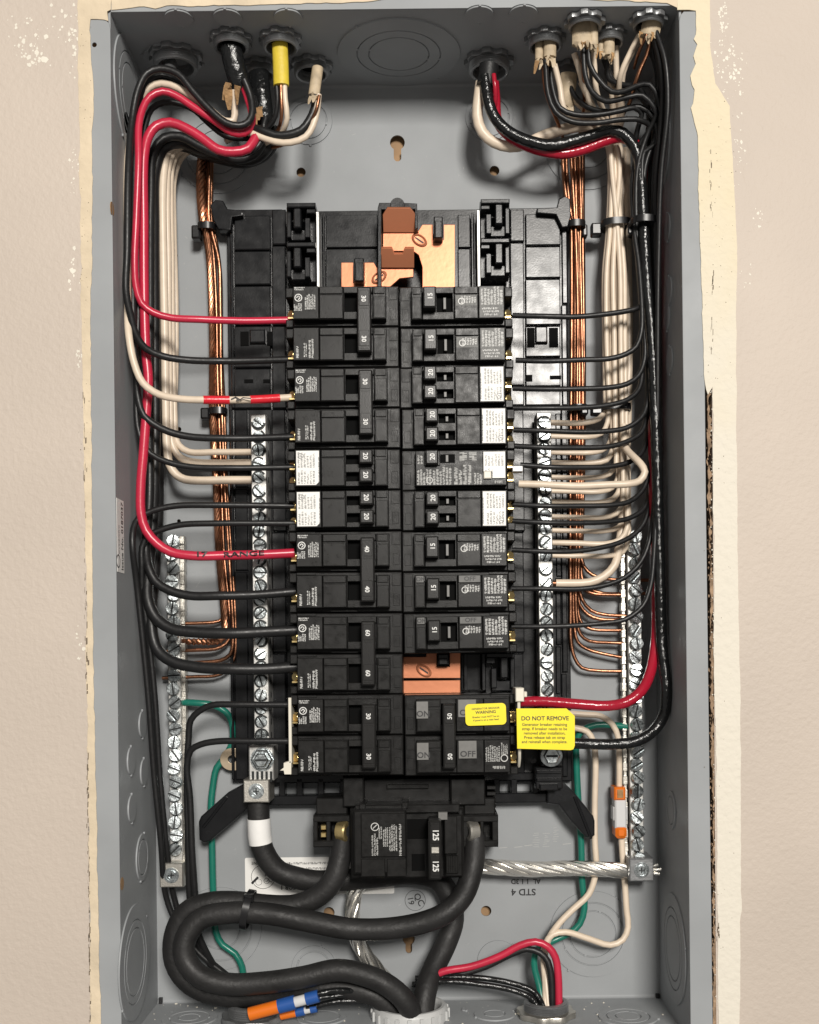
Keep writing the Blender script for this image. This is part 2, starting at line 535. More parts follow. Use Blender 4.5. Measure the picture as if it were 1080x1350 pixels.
for i in range(420):
    y = r.uniform(512, 1370)
    x = 934.5 + (y - 515) * .0085 + r.gauss(0, 1.6)
    p = H(x, y, DW - r.uniform(.2, 5)); k = r.uniform(.25, .9); n_ = r.randint(4, 6); ph = r.random() * 6
    g.T = Matrix.Translation(p) @ Matrix.Rotation(r.uniform(-.8, .8), 4, 'Y') @ Matrix.Rotation(r.uniform(-.6, .6), 4, 'X')
    g.prism([(k * r.uniform(.4, 1) * math.cos(ph + 6.283 * j / n_), k * r.uniform(.6, 2.2) * math.sin(ph + 6.283 * j / n_)) for j in range(n_)], -.15, .15)
o = g.build('torn_fibres', M['paper'], wall); o['kind'] = 'stuff'
g = Geo()
for i in range(90):
    y = r.uniform(512, 1370)
    x = 937.5 + (y - 515) * .0085 + r.gauss(0, .9)
    p = H(x, y, DW + .1); k = r.uniform(.15, .5); n_ = r.randint(4, 7); ph = r.random() * 6
    g.T = Matrix.Translation(p) @ Matrix.Rotation(r.uniform(-.5, .5), 4, 'Y')
    g.prism([(k * r.uniform(.5, 1) * math.cos(ph + 6.283 * j / n_), k * r.uniform(.6, 1.6) * math.sin(ph + 6.283 * j / n_)) for j in range(n_)], -.3, .3)
o = g.build('gypsum_crumbs', M['compound_pale'], wall); o['kind'] = 'stuff'
g = Geo()          # hairline cracks in the compound
r = random.Random(5)
def crack(x0, y0, x1, y1, wmin, wmax, keep):
    L = max(2, int(abs(y1 - y0) / 3.5))
    for i in range(L):
        if r.random() > keep: continue
        t = i / L
        x, y = x0 + (x1 - x0) * t + r.gauss(0, .8), y0 + (y1 - y0) * t
        p = H(x, y, 0); k = (CAMD - DW - .38) / CAMD
        u, v = p.x * k, p.y * k
        wd, ln = r.uniform(wmin, wmax), r.uniform(.8, 2.4)
        q = r.gauss(0, .35)
        g.add([(u - wd, v - ln, DW + .38), (u + wd * .6 + q, v - ln * .8, DW + .38), (u + wd + q, v + ln, DW + .38), (u - wd * .5, v + ln * .9, DW + .38)], [(0, 1, 2, 3)])
crack(111, 500, 113, 760, .05, .14, .35)
crack(113, 760, 115, 920, .05, .2, .55)
crack(115, 990, 119, 1350, .08, .32, .7)
crack(937, 200, 938, 290, .05, .2, .6)
crack(940, 360, 939, 390, .06, .25, .6)
crack(939, 420, 938, 470, .1, .3, .7)
crack(946, 1220, 948, 1245, .1, .25, .8)
for i in range(150):
    x, y = r.choice([(r.uniform(924, 972), r.uniform(120, 1300)), (r.uniform(922, 968), r.uniform(150, 500)), (r.uniform(104, 120), r.uniform(30, 600))])
    p = H(x, y, 0); k = (CAMD - DW - .38) / CAMD
    s_ = r.uniform(.1, .32)
    g.prism(circle(p.x * k, p.y * k, s_, 6), DW + .35, DW + .39)
o = g.build('cracks', M['gap'], wall); o['kind'] = 'stuff'
g = Geo()          # specks of compound splashed on the paint
def flecks(x0, y0, x1, y1, n, smax):
    for i in range(n):
        x, y = r.gauss((x0 + x1) / 2, (x1 - x0) / 4), r.gauss((y0 + y1) / 2, (y1 - y0) / 4)
        p = H(x, y, DW)
        k = abs(r.gauss(0, 1)) * smax * .35 + .2
        n_ = r.randint(5, 8)
        ph = r.random() * 6
        g.prism([(p.x + k * r.uniform(.5, 1.25) * math.cos(ph + 6.283 * j / n_), p.y + k * r.uniform(.6, 1.5) * math.sin(ph + 6.283 * j / n_)) for j in range(n_)], DW - .05, DW + .05 + r.random() * .08)
flecks(20, 55, 62, 92, 46, 2.2); flecks(-10, 10, 110, 60, 36, 1.5); flecks(92, 0, 102, 110, 30, 1.6)
flecks(88, 180, 104, 260, 16, 1.3); flecks(86, 330, 108, 380, 14, 2.4); flecks(98, 440, 110, 490, 12, 1.6); flecks(98, 830, 112, 880, 12, 1.5)
flecks(945, -5, 960, 55, 50, 1.4); flecks(938, 55, 984, 130, 90, 1.5); flecks(968, 140, 982, 260, 26, 1.2); flecks(992, 265, 1006, 300, 10, 1.5); flecks(960, 340, 1000, 420, 16, 1.2)
o = g.build('compound_flecks', M['compound_pale'], wall); o['kind'] = 'stuff'
g = Geo()
g.box(-330, 300, -380, 520, -45, -7, 0)
st = g.build('wall_board', M['wood'], None, (0, 0, -20)); tag(st, kind='structure')

# ------------------------------------------------------------------ the enclosure
box = thing('panel_box', 'grey enamelled steel breaker panel box set open into the wall', 'electrical panel', (0, 0, 0))
holes = []
def hole_at(px, py, rmm): 
    p = H(px, py, 0); holes.append(circle(p.x, p.y, rmm, 20))
for q in ((397, 227, 3.4), (652, 225, 3.6), (434, 1203, 4.0), (641, 1201, 3.8), (236, 566, 1.8), (232, 337, 1.4), (833, 413, 1.5), (236, 687, 1.4)): hole_at(*q)
def keyhole(px, py, rb, rs, ln):
    p = H(px, py, 0)
    pts = []
    for i in range(17):
        a = R(-60 + 300 * i / 16)
        pts.append((p.x + rb * math.cos(a), p.y + rb * math.sin(a)))
    a0 = math.asin(min(1, rs / rb))
    pts = [(p.x + rb * math.cos(a), p.y + rb * math.sin(a)) for a in [(-math.pi / 2 + a0) + (2 * math.pi - 2 * a0) * i / 18 for i in range(19)]]
    pts += [(p.x + rs * math.cos(a), p.y - ln + rs * math.sin(a)) for a in [math.pi + math.pi * i / 8 for i in range(9)]]
    holes.append(pts)
keyhole(524, 188, 5.4, 2.7, 11)
keyhole(539, 1238, 4.4, 2.4, 8)
g = Geo()
plate(g, [rectpoly(UL - 1.5, UR + 1.5, VB - 1.5, VT + 1.5)] + holes, -1.6, 0)
g.build('back_plate', M['steel'], box)
for nm, T, x0, x1, y0, y1 in (('side_wall', LEFT, -DF + 1.2, -.05, VB - 1.5, VT + 1.5), ('side_wall', RIGHT, .05, DF - 1.2, VB - 1.5, VT + 1.5),
                              ('top_wall', TOPT, UL - .02, UR + .02, .05, DF - 1.2), ('bottom_wall', BOTT, UL - .02, UR + .02, -DF + 1.2, -.05)):
    off = {'side_wall': UL if T is LEFT else -UR, 'top_wall': -VT, 'bottom_wall': VB}[nm]
    g = Geo(); g.T = T
    g.box(x0, x1, y0, y1, off - 1.5, off, 0)
    g.build(nm, M['steel'], box)
g = Geo()          # inside bends along the back edges
for T, a0, a1, off in ((BOTT, UL, UR, VB),):
    g.T = None
    n = 6
    prof = [(2.2 - 2.2 * math.sin(math.pi / 2 * i / n), 2.2 - 2.2 * math.cos(math.pi / 2 * i / n)) for i in range(n + 1)]   # (dv, dd)
    vs = [(u, VB + .02 + a, b + .02) for a, b in prof for u in (UL, UR)]
    g.add(vs, [(2 * i, 2 * i + 1, 2 * i + 3, 2 * i + 2) for i in range(n)])
    g.build('bend', M['steel'], box); g = Geo()
    vs = [(u, VT - .02 - a, b + .02) for a, b in prof for u in (UL, UR)]
    g.add(vs, [(2 * i, 2 * i + 1, 2 * i + 3, 2 * i + 2) for i in range(n)])
g.build('bend', M['steel'], box)
# flanges folded out round the front
def flange(pts, inner=None):
    g = Geo()
    plate(g, [pts], DF - 1.1, DF + .1, .45)
    return g.build('flange', M['steel'], box)
yt, yb = 1.0, 0
vtl = H(120, 26, DF).y
hole = H(124.5, 59, DF)
g = Geo()
plate(g, [[(UL - 22, VB - 10), (UL + .15, VB - 10), (UL + .15, vtl - 6), (UL - .6, vtl - 2.5), (UL - 2.8, vtl), (UL - 22, vtl)], circle(hole.x, hole.y, 1.5, 14)], DF - 1.1, DF + .1, .3)
g.build('flange', M['steel'], box)
vtr = H(905, 15, DF).y
flange([(UR - .15, VB - 10), (UR + 14.2, VB - 10), (UR + 13.6, 100), (UR + 14.2, vtr), (UR + 2.8, vtr), (UR + .6, vtr - 2.5), (UR - .15, vtr - 6)])
flange([(UL + .5, VT - .15), (UR - .5, VT - .15), (UR - .5, VT + 12), (UL + .5, VT + 12)])
flange([(UL + .5, VB + .15), (UR - .5, VB + .15), (UR - .5, VB - 12), (UL + .5, VB - 12)])

# knockouts: stamped discs with grooves between the rings
def knockout(T, cx, cy, off, radii, h=1.0, gw=.9, up=True):
    g = Geo(); g.T = T
    prof = []
    rs = sorted(radii)
    prof.append((.01, off + h))
    for i, rr in enumerate(rs):
        prof += [(rr - gw, off + h), (rr - gw * .75, off + .06), (rr, off + .06)]
        if i < len(rs) - 1: prof += [(rr + gw * .25, off + h)]
    n = 44
    vs, fs = [], []
    for rr, z in prof:
        for i in range(n):
            a = 2 * math.pi * i / n
            vs.append((cx + rr * math.cos(a), cy + rr * math.sin(a), z))
    for k in range(len(prof) - 1):
        for i in range(n):
            j = (i + 1) % n
            fs.append((k * n + i, k * n + j, (k + 1) * n + j, (k + 1) * n + i))
    fs.append(tuple(i for i in range(n)))
    g.add(vs, fs)
    # the small bridges that hold a knockout in place
    for rr in rs:
        for k in range(2):
            a = R(40 + 180 * k + rr * 23)
            g.lathe([(1.0, off + .02), (.9, off + h + .12), (.5, off + h + .22)], 8, cx + (rr - gw * .4) * math.cos(a), cy + (rr - gw * .4) * math.sin(a))
    g.build('knockout', M['steel'], box)
I = Matrix()
def kb(px, py, radii):
    p = H(px, py, 0); knockout(I, p.x, p.y, 0, radii)
kb(288, 201, (31, 23.5, 16)); kb(407, 160, (18, 13.5)); kb(645, 155, (18, 14.5)); kb(775, 194, (32, 24, 16))
kb(290, 1224, (31, 23.5, 15)); kb(414, 1276, (17, 12.5)); kb(657, 1267, (16,)); kb(781, 1231, (32, 23, 17))
def kt(px, py, radii):
    p = HV(px, py, VT); knockout(TOPT, p.x, p.z, -VT, radii)
kt(526, 70, (43, 29, 21)); kt(236, 23, (10,)); kt(300, 22, (10,)); kt(380, 22, (10,)); kt(632, 18, (10,)); kt(690, 17, (10,)); 
kt(228, 78, (21,))
def kbo(px, py, radii):
    p = HV(px, py, VB); knockout(BOTT, p.x, -p.z, VB, radii)
kbo(250, 1343, (20, 14, 7.5)); kbo(424, 1342, (18, 13)); kbo(652, 1338, (15, 7.5)); kbo(828, 1341, (21, 15, 9)); kbo(613, 1332, (3,))
def kl(px, py, radii):
    p = HU(px, py, UL); knockout(LEFT, -p.z, p.y, UL, radii)
kl(187, 955, (10,)); kl(172, 1003, (10,)); kl(189, 1018, (10,)); kl(173, 1066, (10,)); kl(187, 1130, (17, 12.5)); kl(177, 1268, (39, 28, 22.5))
kl(172, 385, (10,)); kl(172, 453, (10,)); kl(171, 130, (40, 29, 22)); kl(166, 165, (9,))
def kr(px, py, radii):
    p = HU(px, py, UR); knockout(RIGHT, p.z, p.y, -UR, radii)
kr(881, 300, (10,)); kr(883, 383, (10,)); kr(880, 418, (10,)); kr(884, 475, (10,)); kr(889, 1250, (38, 28, 22)); kr(886, 1068, (14, 10)); kr(872, 195, (32, 22))
for px, py in ((148, 275), (161, 1165)):          # punched holes in the left side wall
    g = Geo(); p = HU(px, py, UL); g.T = LEFT
    g.prism(circle(-p.z, p.y, 4.2, 18), UL - .2, UL + .12)
    g.build('punched_hole', M['wood'], box)
for px, py in ((211, 1322), (868, 1317)):
    g = Geo(); p = H(px, py, 4)
    g.box(p.x - 1.3, p.x + 1.3, p.y - 5, p.y + 3, .5, 3, 0)
    g.build('corner_slot', M['inkb'], box)
# stickers and stamps on the enclosure
p0, p1 = H(323, 1131, 0.15), H(520, 1178, 0.15)
g = Geo(); g.prism(roundrect(p0.x, p1.x, p1.y, p0.y, 1.2, 3), .02, .16)
stk = g.build('diagram_sticker', M['sticker'], box)
g = Geo()
c = H(347, 1156, .2)
g.ring2d(c.x, c.y, 8.6, .35, .2); g.ring2d(c.x + 2.5, c.y - 3, 2.0, .3, .2, 10); g.ring2d(c.x - 3.2, c.y - 3.8, 2.3, .25, .2, 10); g.ring2d(c.x + 5.6, c.y - 2, 1.6, .25, .2, 10)
g.stroke([(c.x - 8, c.y - 4.5), (c.x - 4, c.y - .5)], 1.7, .2); g.stroke([(c.x + 1, c.y + 8), (c.x + 2, c.y + 1)], 1.2, .2)
g.stroke([(c.x + 1.6, c.y - 3), (c.x + 2.4, c.y - 3.8), (c.x + 3.8, c.y - 2)], .3, .2)
q = H(337, 1138, .2); g.text('LINE', 3.0, q.x, q.y, .2, 180, bold=.12)
q = H(376, 1170, .2); g.text('FOR 1', 4.2, q.x + 2, q.y, .2, 180, bold=.25)
for i, yy in enumerate((1138, 1145, 1151)):
    q = H(374 + i * 5, yy, .2); e = H(438, yy, .2)
    g.microprint(q.x, e.x + 12, q.y - 1.3, q.y + 1.3, .2, 1, 60 + i, vertical=False, hmin=1.5, hmax=4)
g.build('sticker_print', M['inkb'], stk)
g = Geo()
q = H(690, 1176, .05); g.text('STD 4', 6.6, q.x, q.y, .06, 180, 1.05, bold=.28)
q = H(693, 1162, .05); g.text('AL  1 1 3D', 5.0, q.x, q.y, .06, 180, .95, bold=.28)
g.build('ink_stamp', M['inkb'], box); g = Geo()
c = H(547.5, 1187, .05); g.ring2d(c.x, c.y, 7.4, .32, .06, 30)
g.text('QC', 6.4, c.x + 2.6, c.y + .4, .06, -62, 1, bold=.12); g.text('19', 6.0, c.x - 3.4, c.y - .3, .06, -80, 1, bold=.12)
g.build('ink_stamp', M['inkb'], box)
g = Geo()
r = random.Random(3)
for (x, y) in ((707, 1107), (720, 1107), (732, 1100)):
    q = H(x, y, .05)
    for k in range(7):
        g.stroke([(q.x - 1.6 + r.uniform(-1, 1), q.y - 5 + 1.6 * k), (q.x + 1.6 + r.uniform(-1, 1), q.y - 5 + 1.6 * k + r.uniform(-.6, .6))], .3, .08)
for (x, y) in ((684, 1117), (664, 1118), (748, 1113), (697, 1115)):
    q = H(x, y, .05); g.stroke([(q.x - 3, q.y), (q.x + 2.5, q.y + .5)], .5, .08)
g.build('embossed_mark', M['stamp'], box)
# paper sticker on the left side wall, lettering running upwards
p0, p1 = HU(151, 655, UL), HU(163, 756, UL)
g = Geo(); g.T = LEFT
da, db = -(DF - 2), -(HU(163, 700, UL).z)
g.prism(rectpoly(da, db, p1.y, p0.y), UL + .05, UL + .25)
stk = g.build('issue_sticker', mat('bright_label_paper', (.88, .87, .84), .5), box)
g = Geo(); g.T = LEFT
ym = (p0.y + p1.y) / 2
g.text('Issue No. 0187037', 6.3, db - 4.3, ym + 0, UL + .3, 90, .93, bold=.2)
g.microprint(db - 13, db - 10, p1.y + 12, p0.y - 16, UL + .3, 1, 77, hmin=1, hmax=3)
g.ring2d(db - 14, p1.y + 7, 4, .9, UL + .3)
g.build('sticker_print', M['inkb'], stk)

g = Geo()          # fine scratches and dust on the enamel
r = random.Random(44)
for i in range(150):
    x, y = r.choice([(r.uniform(UL + 8, UR - 8), r.uniform(VT - 70, VT - 5)), (r.uniform(UL + 8, UR - 8), r.uniform(VB + 5, VB + 130)), (r.uniform(UL + 5, UL + 60), r.uniform(VB, VT))])
    a = r.uniform(0, 6.3); l = abs(r.gauss(0, 1.6)) + .2
    g.stroke([(x, y), (x + l * math.cos(a), y + l * math.sin(a))], r.uniform(.08, .28), .03 + i * .0002)
o = g.build('scratches', M['stamp'], box); o['kind'] = 'stuff'
g = Geo()
for i in range(170):   # crumbs of plaster that fell on the bottom of the box
    x, d_ = r.uniform(UL + 3, UR - 3), r.uniform(3, 92); k = abs(r.gauss(0, .5)) + .15
    g.T = Matrix.Translation((x, VB + .05, d_)) @ BOTT
    g.prism([(k * r.uniform(.5, 1) * math.cos(6.283 * j / 5), k * r.uniform(.5, 1) * math.sin(6.283 * j / 5)) for j in range(5)], 0, k * .6)
o = g.build('plaster_crumbs', M['compound_pale'], None, (0, VB, 50)); tag(o, kind='stuff')
# ------------------------------------------------------------------ the black interior tray
def pbox(g, x0, x1, y0, y1, d0, d1, c=.5, cc=0.0):
    """box whose front face covers photo pixels x0..x1, y0..y1 at depth d1 (kept square to the panel)"""
    a, b = H((x0 + x1) / 2, (y0 + y1) / 2, d1), mmpx(d1)
    hw, hh = abs(x1 - x0) / 2 * b, abs(y1 - y0) / 2 * b
    return g.box(a.x - hw, a.x + hw, a.y - hh, a.y + hh, d0, d1, c, cc)
tray = thing('interior_tray', 'black moulded plastic interior tray carrying the copper bars and all the breakers', 'mounting tray', H(530, 660, 2))
g = Geo()
pbox(g, 303, 376, 276, 1030, 2, 9, .6); pbox(g, 676, 750, 274, 1030, 2, 9, .6); pbox(g, 376, 676, 277, 1024, 2, 7, .4)
g.build('base_plate', M['tray'], tray)
def panel(*a, c=.7):
    g = Geo(); pbox(g, *a, c); return g.build('panel', M['tray'], tray)
def two(x0, x1, y0, y1, d0, d1):
    panel(x0, x1, y0, y1, d0, d1)
# left column of moulded panels
for y0, y1 in ((284, 329), (331, 375), (377, 428), (430, 484), (486, 538)): two(309, 357, y0, y1, 9, 12.5)
for y0, y1 in ((276, 322), (324, 428), (430, 538), (540, 700), (702, 860), (862, 1020)): two(359, 377, y0, y1, 9, 14)
for y0, y1 in ((284, 538), (540, 760), (762, 1028)): two(304, 308, y0, y1, 9, 12)
for y0, y1 in ((540, 642), (644, 752), (754, 880), (882, 1028)): two(310, 327, y0, y1, 9, 11)
# right column
for y0, y1 in ((282, 323), (325, 366), (368, 428), (430, 470), (472, 509), (511, 534)): two(693, 739, y0, y1, 9, 12.5)
for y0, y1 in ((276, 318), (320, 416), (418, 508), (510, 534), (536, 700), (702, 860), (862, 1020)): two(673, 691, y0, y1, 9, 14)
for y0, y1 in ((282, 400), (402, 534), (536, 720), (722, 886), (888, 1024)): two(741, 748, y0, y1, 9, 11.5)
for y0, y1 in ((545, 640), (642, 760), (762, 850), (852, 915)): two(733, 740, y0, y1, 9, 10.5)
for a in (          # clip slots in the panels
 (695, 705, 432, 458), (724, 736, 432, 458), (317, 328, 437, 456), (352, 360, 437, 456), (322, 334, 500, 505), (347, 356, 500, 505), (694, 702, 494, 503), (725, 740, 495, 500)):
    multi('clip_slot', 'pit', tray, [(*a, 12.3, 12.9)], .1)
for a in ((706, 722, 430, 452), (329, 350, 434, 452)):
    g = Geo(); pbox(g, *a, 12, 15.5, 1.0); g.build('clip', M['tray'], tray)
g = Geo()          # top ears and the cut-outs' lips
for side, pts in ((1, [(277, 270), (284, 263), (294, 264), (300, 275), (320, 277), (320, 284), (306, 286), (304, 303), (288, 302), (281, 290)]), (-1, [(752, 262), (745, 258), (737, 262), (734, 273), (708, 274), (708, 281), (733, 283), (741, 300), (749, 299), (753, 285)])):
    g = Geo(); plate(g, [PX(pts, 18)], 5, 18, .8); g.build('top_ear', M['tray'], tray)
# bottom arms
for pts in ([(336, 1034), (318, 1036), (300, 1045), (264, 1077), (261, 1084), (262, 1108), (268, 1112), (276, 1110), (304, 1086), (330, 1062), (340, 1060)],
            [(722, 1030), (742, 1030), (757, 1044), (783, 1076), (785, 1083), (785, 1102), (780, 1106), (772, 1104), (752, 1082), (737, 1062), (722, 1060)]):
    g = Geo(); plate(g, [PX(pts, 24)], 4, 22, 1.2)
    arm = g.build('arm', M['tray'], tray)
    g = Geo()
    cx, cy = sum(p[0] for p in pts) / len(pts), sum(p[1] for p in pts) / len(pts)
    e = (pts[4], pts[2]) if pts[0][0] < 500 else (pts[5], pts[2])
    path = [H(e[0][0] * .8 + cx * .2, e[0][1] * .86 + cy * .14 + 8, 22.3), H((e[0][0] + e[1][0]) / 2 * .75 + cx * .25, (e[0][1] + e[1][1]) / 2 * .75 + cy * .25 + 3, 22.4), H(e[1][0] * .8 + cx * .2, e[1][1] * .8 + cy * .2, 22.3)]
    g.tube(spline(path), 1.1, 8); g.build('rib', M['tray'], arm)
# open lattice along the bottom
g = Geo()
pbox(g, 330, 742, 1047, 1060, 5, 16, .8); pbox(g, 330, 742, 1020, 1031, 5, 15, .8)
for x in (338, 372, 395, 423, 452, 480, 596, 622, 655, 678, 706, 734): pbox(g, x - 4, x + 4, 1026, 1052, 5, 15, .5)
g.build('bottom_rail', M['tray'], tray)
# hooks that hold the wire side of each breaker
def hook(x0, y0, s):
    g = Geo()
    X = lambda a: x0 + s * a
    pbox(g, X(0), X(38), y0, y0 + 6, 12, 36, .6); pbox(g, X(0), X(6), y0 + 6, y0 + 46, 12, 30, .6); pbox(g, X(26), X(38), y0 + 6, y0 + 14, 12, 33, .5)
    pbox(g, X(9), X(19), y0 + 5, y0 + 33, 12, 34, .8); pbox(g, X(24), X(31), y0 + 20, y0 + 46, 12, 31, .5); pbox(g, X(4), X(31), y0 + 36, y0 + 50, 10, 26, .6)
    pbox(g, X(31), X(39), y0 + 4, y0 + 53, 8, 22, .5)
    g.build('breaker_hook', M['tray'], tray)
hook(378, 267, 1); hook(378, 319, 1); hook(672, 262, -1); hook(672, 314, -1); hook(679, 861, -1)
g = Geo()          # thin bright metal rails beside the hooks
pbox(g, 417.5, 421, 279, 380, 8, 30, .2)
g.build('metal_rail', M['alum'], tray)
g = Geo(); pbox(g, 629.5, 633, 277, 380, 8, 30, .2); g.build('metal_rail', M['alum'], tray)
multi('floor_panel', 'tray', tray, [(*q, 7, 9.5) for q in ((430, 498, 283, 326), (430, 498, 328, 380), (604, 620, 283, 326), (604, 620, 328, 380))], .5)
multi('floor_rib', 'tray', tray, [(x - 1, x + 1, 280, 380, 7, 16) for x in (424, 427, 623, 626)] + [(612, 616, 862, 910, 7, 20), (636, 640, 862, 910, 7, 26)], .2)
multi('floor_panel', 'tray', tray, [(608, 634, 862, 910, 7, 12)], .4)
g = Geo(); plate(g, [PX([(498, 380), (498, 274), (500, 267), (517, 267), (519, 263), (530, 263), (532, 267), (550, 268), (551, 300), (547, 304), (547, 276), (503, 276), (503, 380)], 36)], 7, 36, .5); g.build('bus_insulator', M['tray'], tray)
g = Geo(); g.lathe([(.1, 37), (4.6, 37), (5, 36), (5, 30)], 20, *H(524, 270, 36)[:2]); g.build('insulator_boss', M['tray'], tray)
# copper bus
D1 = 28.0
g = Geo(); tc = H(526, 289, 34); g.T = Matrix.Translation(tc) @ Matrix.Rotation(R(38), 4, 'X') @ Matrix.Diagonal((1, 1.2, 1, 1)) @ Matrix.Translation(-tc); plate(g, [PX([(505, 283), (511, 276), (541, 276), (547, 282), (548, 296), (552, 302), (505, 302)], 35)], 32, 35, .3); g.build('busbar', M['bus'], tray)
g = Geo(); plate(g, [PX([(505, 304), (552, 304), (557, 296), (571, 296), (571, 316), (585, 316), (585, 296), (600, 296), (600, 382), (557, 382), (557, 352), (552, 336), (545, 331), (505, 331)], D1)], D1 - 2.5, D1, .3)
b1 = g.build('busbar', M['bus'], tray)
g = Geo(); tc = H(524, 338, 33); g.T = Matrix.Translation(tc) @ Matrix.Rotation(R(38), 4, 'X') @ Matrix.Diagonal((1, 1.2, 1, 1)) @ Matrix.Translation(-tc); plate(g, [PX([(503, 327), (517, 327), (520, 333), (531, 333), (534, 327), (546, 327), (546, 348), (500, 348)], 35)], 31, 35, .3); g.build('busbar', M['bus'], tray)
g = Geo(); plate(g, [PX([(450, 346), (466, 346), (466, 373), (481, 373), (481, 346), (493, 346), (497, 353), (502, 350), (545, 350), (545, 365), (527, 367), (510, 382), (450, 382)], D1)], D1 - 2.5, D1, .3)
b2 = g.build('busbar', M['bus'], tray)
g = Geo(); plate(g, [PX([(532, 866), (562, 866), (562, 861), (576, 861), (576, 879), (593, 879), (593, 858), (607, 858), (607, 894), (532, 894)], D1)], D1 - 2.5, D1, .3)
b3 = g.build('busbar', M['bus'], tray)
g = Geo(); pbox(g, 532, 607, 897, 914, D1 - 2.5, D1, .4); g.build('busbar', M['bus'], tray)
def rivet(px, py, par, ang):
    p = H(px, py, D1)
    g = Geo(); T = Matrix.Translation((p.x, p.y, D1)) @ Matrix.Rotation(R(ang), 4, 'Z') @ Matrix.Diagonal((1, .62, 1, 1)); g.T = T
    g.lathe([(6.2, -.2), (6.0, .9), (5.0, 1.5), (4.2, 1.2), (4.0, .3), (.1, .2)], 24)
    rv = g.build('rivet', M['bus'], tray)
    g = Geo(); g.T = T
    g.box(-3.6, 3.6, -.9, .9, .2, .5, .1); g.build('rivet_slot', M['slot'], rv)
rivet(553, 317, b1, -35); rivet(500, 366, b2, 35); rivet(559, 884, b3, -35)
for a in ((572, 584, 285, 314), (467, 480, 340, 371), (577, 592, 862, 877)):
    g = Geo()
    pbox(g, *a, 8, 37, .8, .5)
    pbox(g, a[0] + 2, a[1] - 2, a[2] + 6, a[3] - 1, 37, 38.5, .4)
    g.build('bus_post', M['tray'], tray)
g = Geo()          # the zinc ear on the left that grounds the tray
p = H(305, 1001, 10)
plate(g, [[(p.x + 8 * math.cos(a), p.y + 8 * math.sin(a)) for a in [math.pi / 2 + math.pi * i / 14 for i in range(15)]] + [(p.x + 7, p.y - 8), (p.x + 7, p.y + 8)], circle(p.x + .5, p.y, 2.9, 16)], 8, 10.5, .25)
g.build('mounting_ear', M['ear'], tray)

# ------------------------------------------------------------------ screws and terminal bars
def screw_mesh(rad, h, seed, name='screw'):
    g = Geo()
    g.lathe([(rad, 0), (rad, h * .45), (rad * .93, h * .8), (rad * .8, h * .82), (rad * .05, h * .82)], 18)
    top = Geo()
    for sgn in (1, -1):
        pts = [(rad * .92 * math.cos(a), sgn * rad * .92 * math.sin(a)) for a in [R(17) + (math.pi - R(34)) * i / 10 for i in range(11)]]
        g.prism(pts, h * .5, h * 1.05, .18)
    g.box(-rad * .2, rad * .2, -rad * .28, rad * .28, h * .5, h * .86, .02)
    return g.mesh(name, M['zinc'])
SCREW_S, SCREW_L = screw_mesh(4.0, 2.4, 1), screw_mesh(4.7, 3.4, 2)
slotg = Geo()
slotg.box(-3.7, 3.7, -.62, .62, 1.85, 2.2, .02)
slotg.ring2d(0, 0, 4.5, 1.1, .22, 20)  # flat dark ring paints the shadow round the sunken screw head
SLOT_SHADE_S = slotg.mesh('screw_slot_shade', M['slot'])
slotg = Geo()
slotg.box(-4.3, 4.3, -.6, .6, 2.75, 3.1, .02)
SLOT_L = slotg.mesh('screw_slot_shade', M['slot'])
def put(me, name, parent, pos, rz=0.0, tilt=(0, 0)):
    ob = bpy.data.objects.new(name, me)
    COL.objects.link(ob)
    ob.parent = parent
    ob.location = (Vector(pos) - ORIG[parent]) * .001
    ob.rotation_euler = (tilt[0], tilt[1], rz)
    return ob
def terminal_bar(name, label, x, y0, y1, wpx, d0, d1, ys, big, group, holes_side, endext=0):
    a, b = H(x[0], y0, d1), H(x[1], y1, d1)
    u = (a.x + b.x) / 2
    hw = wpx / 2 * mmpx(d1)
    t = thing(name, label, 'terminal bar', (u, a.y, d0), group)
    g = Geo()
    g.box(u - hw, u + hw, b.y, a.y, d0, d1, .5)
    body = g.build('bar', M['alum'], t)
    # wire holes through the bar's sides
    g = Geo()
    for y in ys:
        v = H(x[0], y, d1).y
        dm = (d0 + d1) / 2
        for sgn in (-1, 1):
            g.T = Matrix.Translation((u + sgn * hw, v - .3, dm)) @ Matrix.Rotation(R(90) * sgn, 4, 'Y')
            g.prism(circle(0, 0, 2.3, 12), -.2, .12)
    g.build('wire_hole', M['slot'], t)
    r = random.Random(len(ys) + int(x[0]))
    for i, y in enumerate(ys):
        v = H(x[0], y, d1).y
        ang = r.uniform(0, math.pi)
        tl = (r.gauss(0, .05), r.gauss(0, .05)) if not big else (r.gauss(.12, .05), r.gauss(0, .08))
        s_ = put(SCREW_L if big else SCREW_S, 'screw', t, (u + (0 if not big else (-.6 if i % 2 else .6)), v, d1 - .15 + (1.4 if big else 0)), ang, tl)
        sl = bpy.data.objects.new('screw_slot_shade', SLOT_L if big else SLOT_SHADE_S)
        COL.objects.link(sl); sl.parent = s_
    return t, u, hw
lys = [558 + 17.9 * i for i in range(24)]
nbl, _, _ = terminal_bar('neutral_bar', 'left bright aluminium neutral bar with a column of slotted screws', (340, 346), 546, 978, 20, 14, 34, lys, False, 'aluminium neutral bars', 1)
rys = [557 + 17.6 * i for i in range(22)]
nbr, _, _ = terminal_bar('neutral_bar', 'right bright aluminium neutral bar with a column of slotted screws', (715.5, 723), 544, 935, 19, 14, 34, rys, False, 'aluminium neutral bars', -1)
g = Geo()
pbox(g, 328, 361, 984, 1029, 14, 36, .8); g.build('wide_end', M['alum'], nbl)
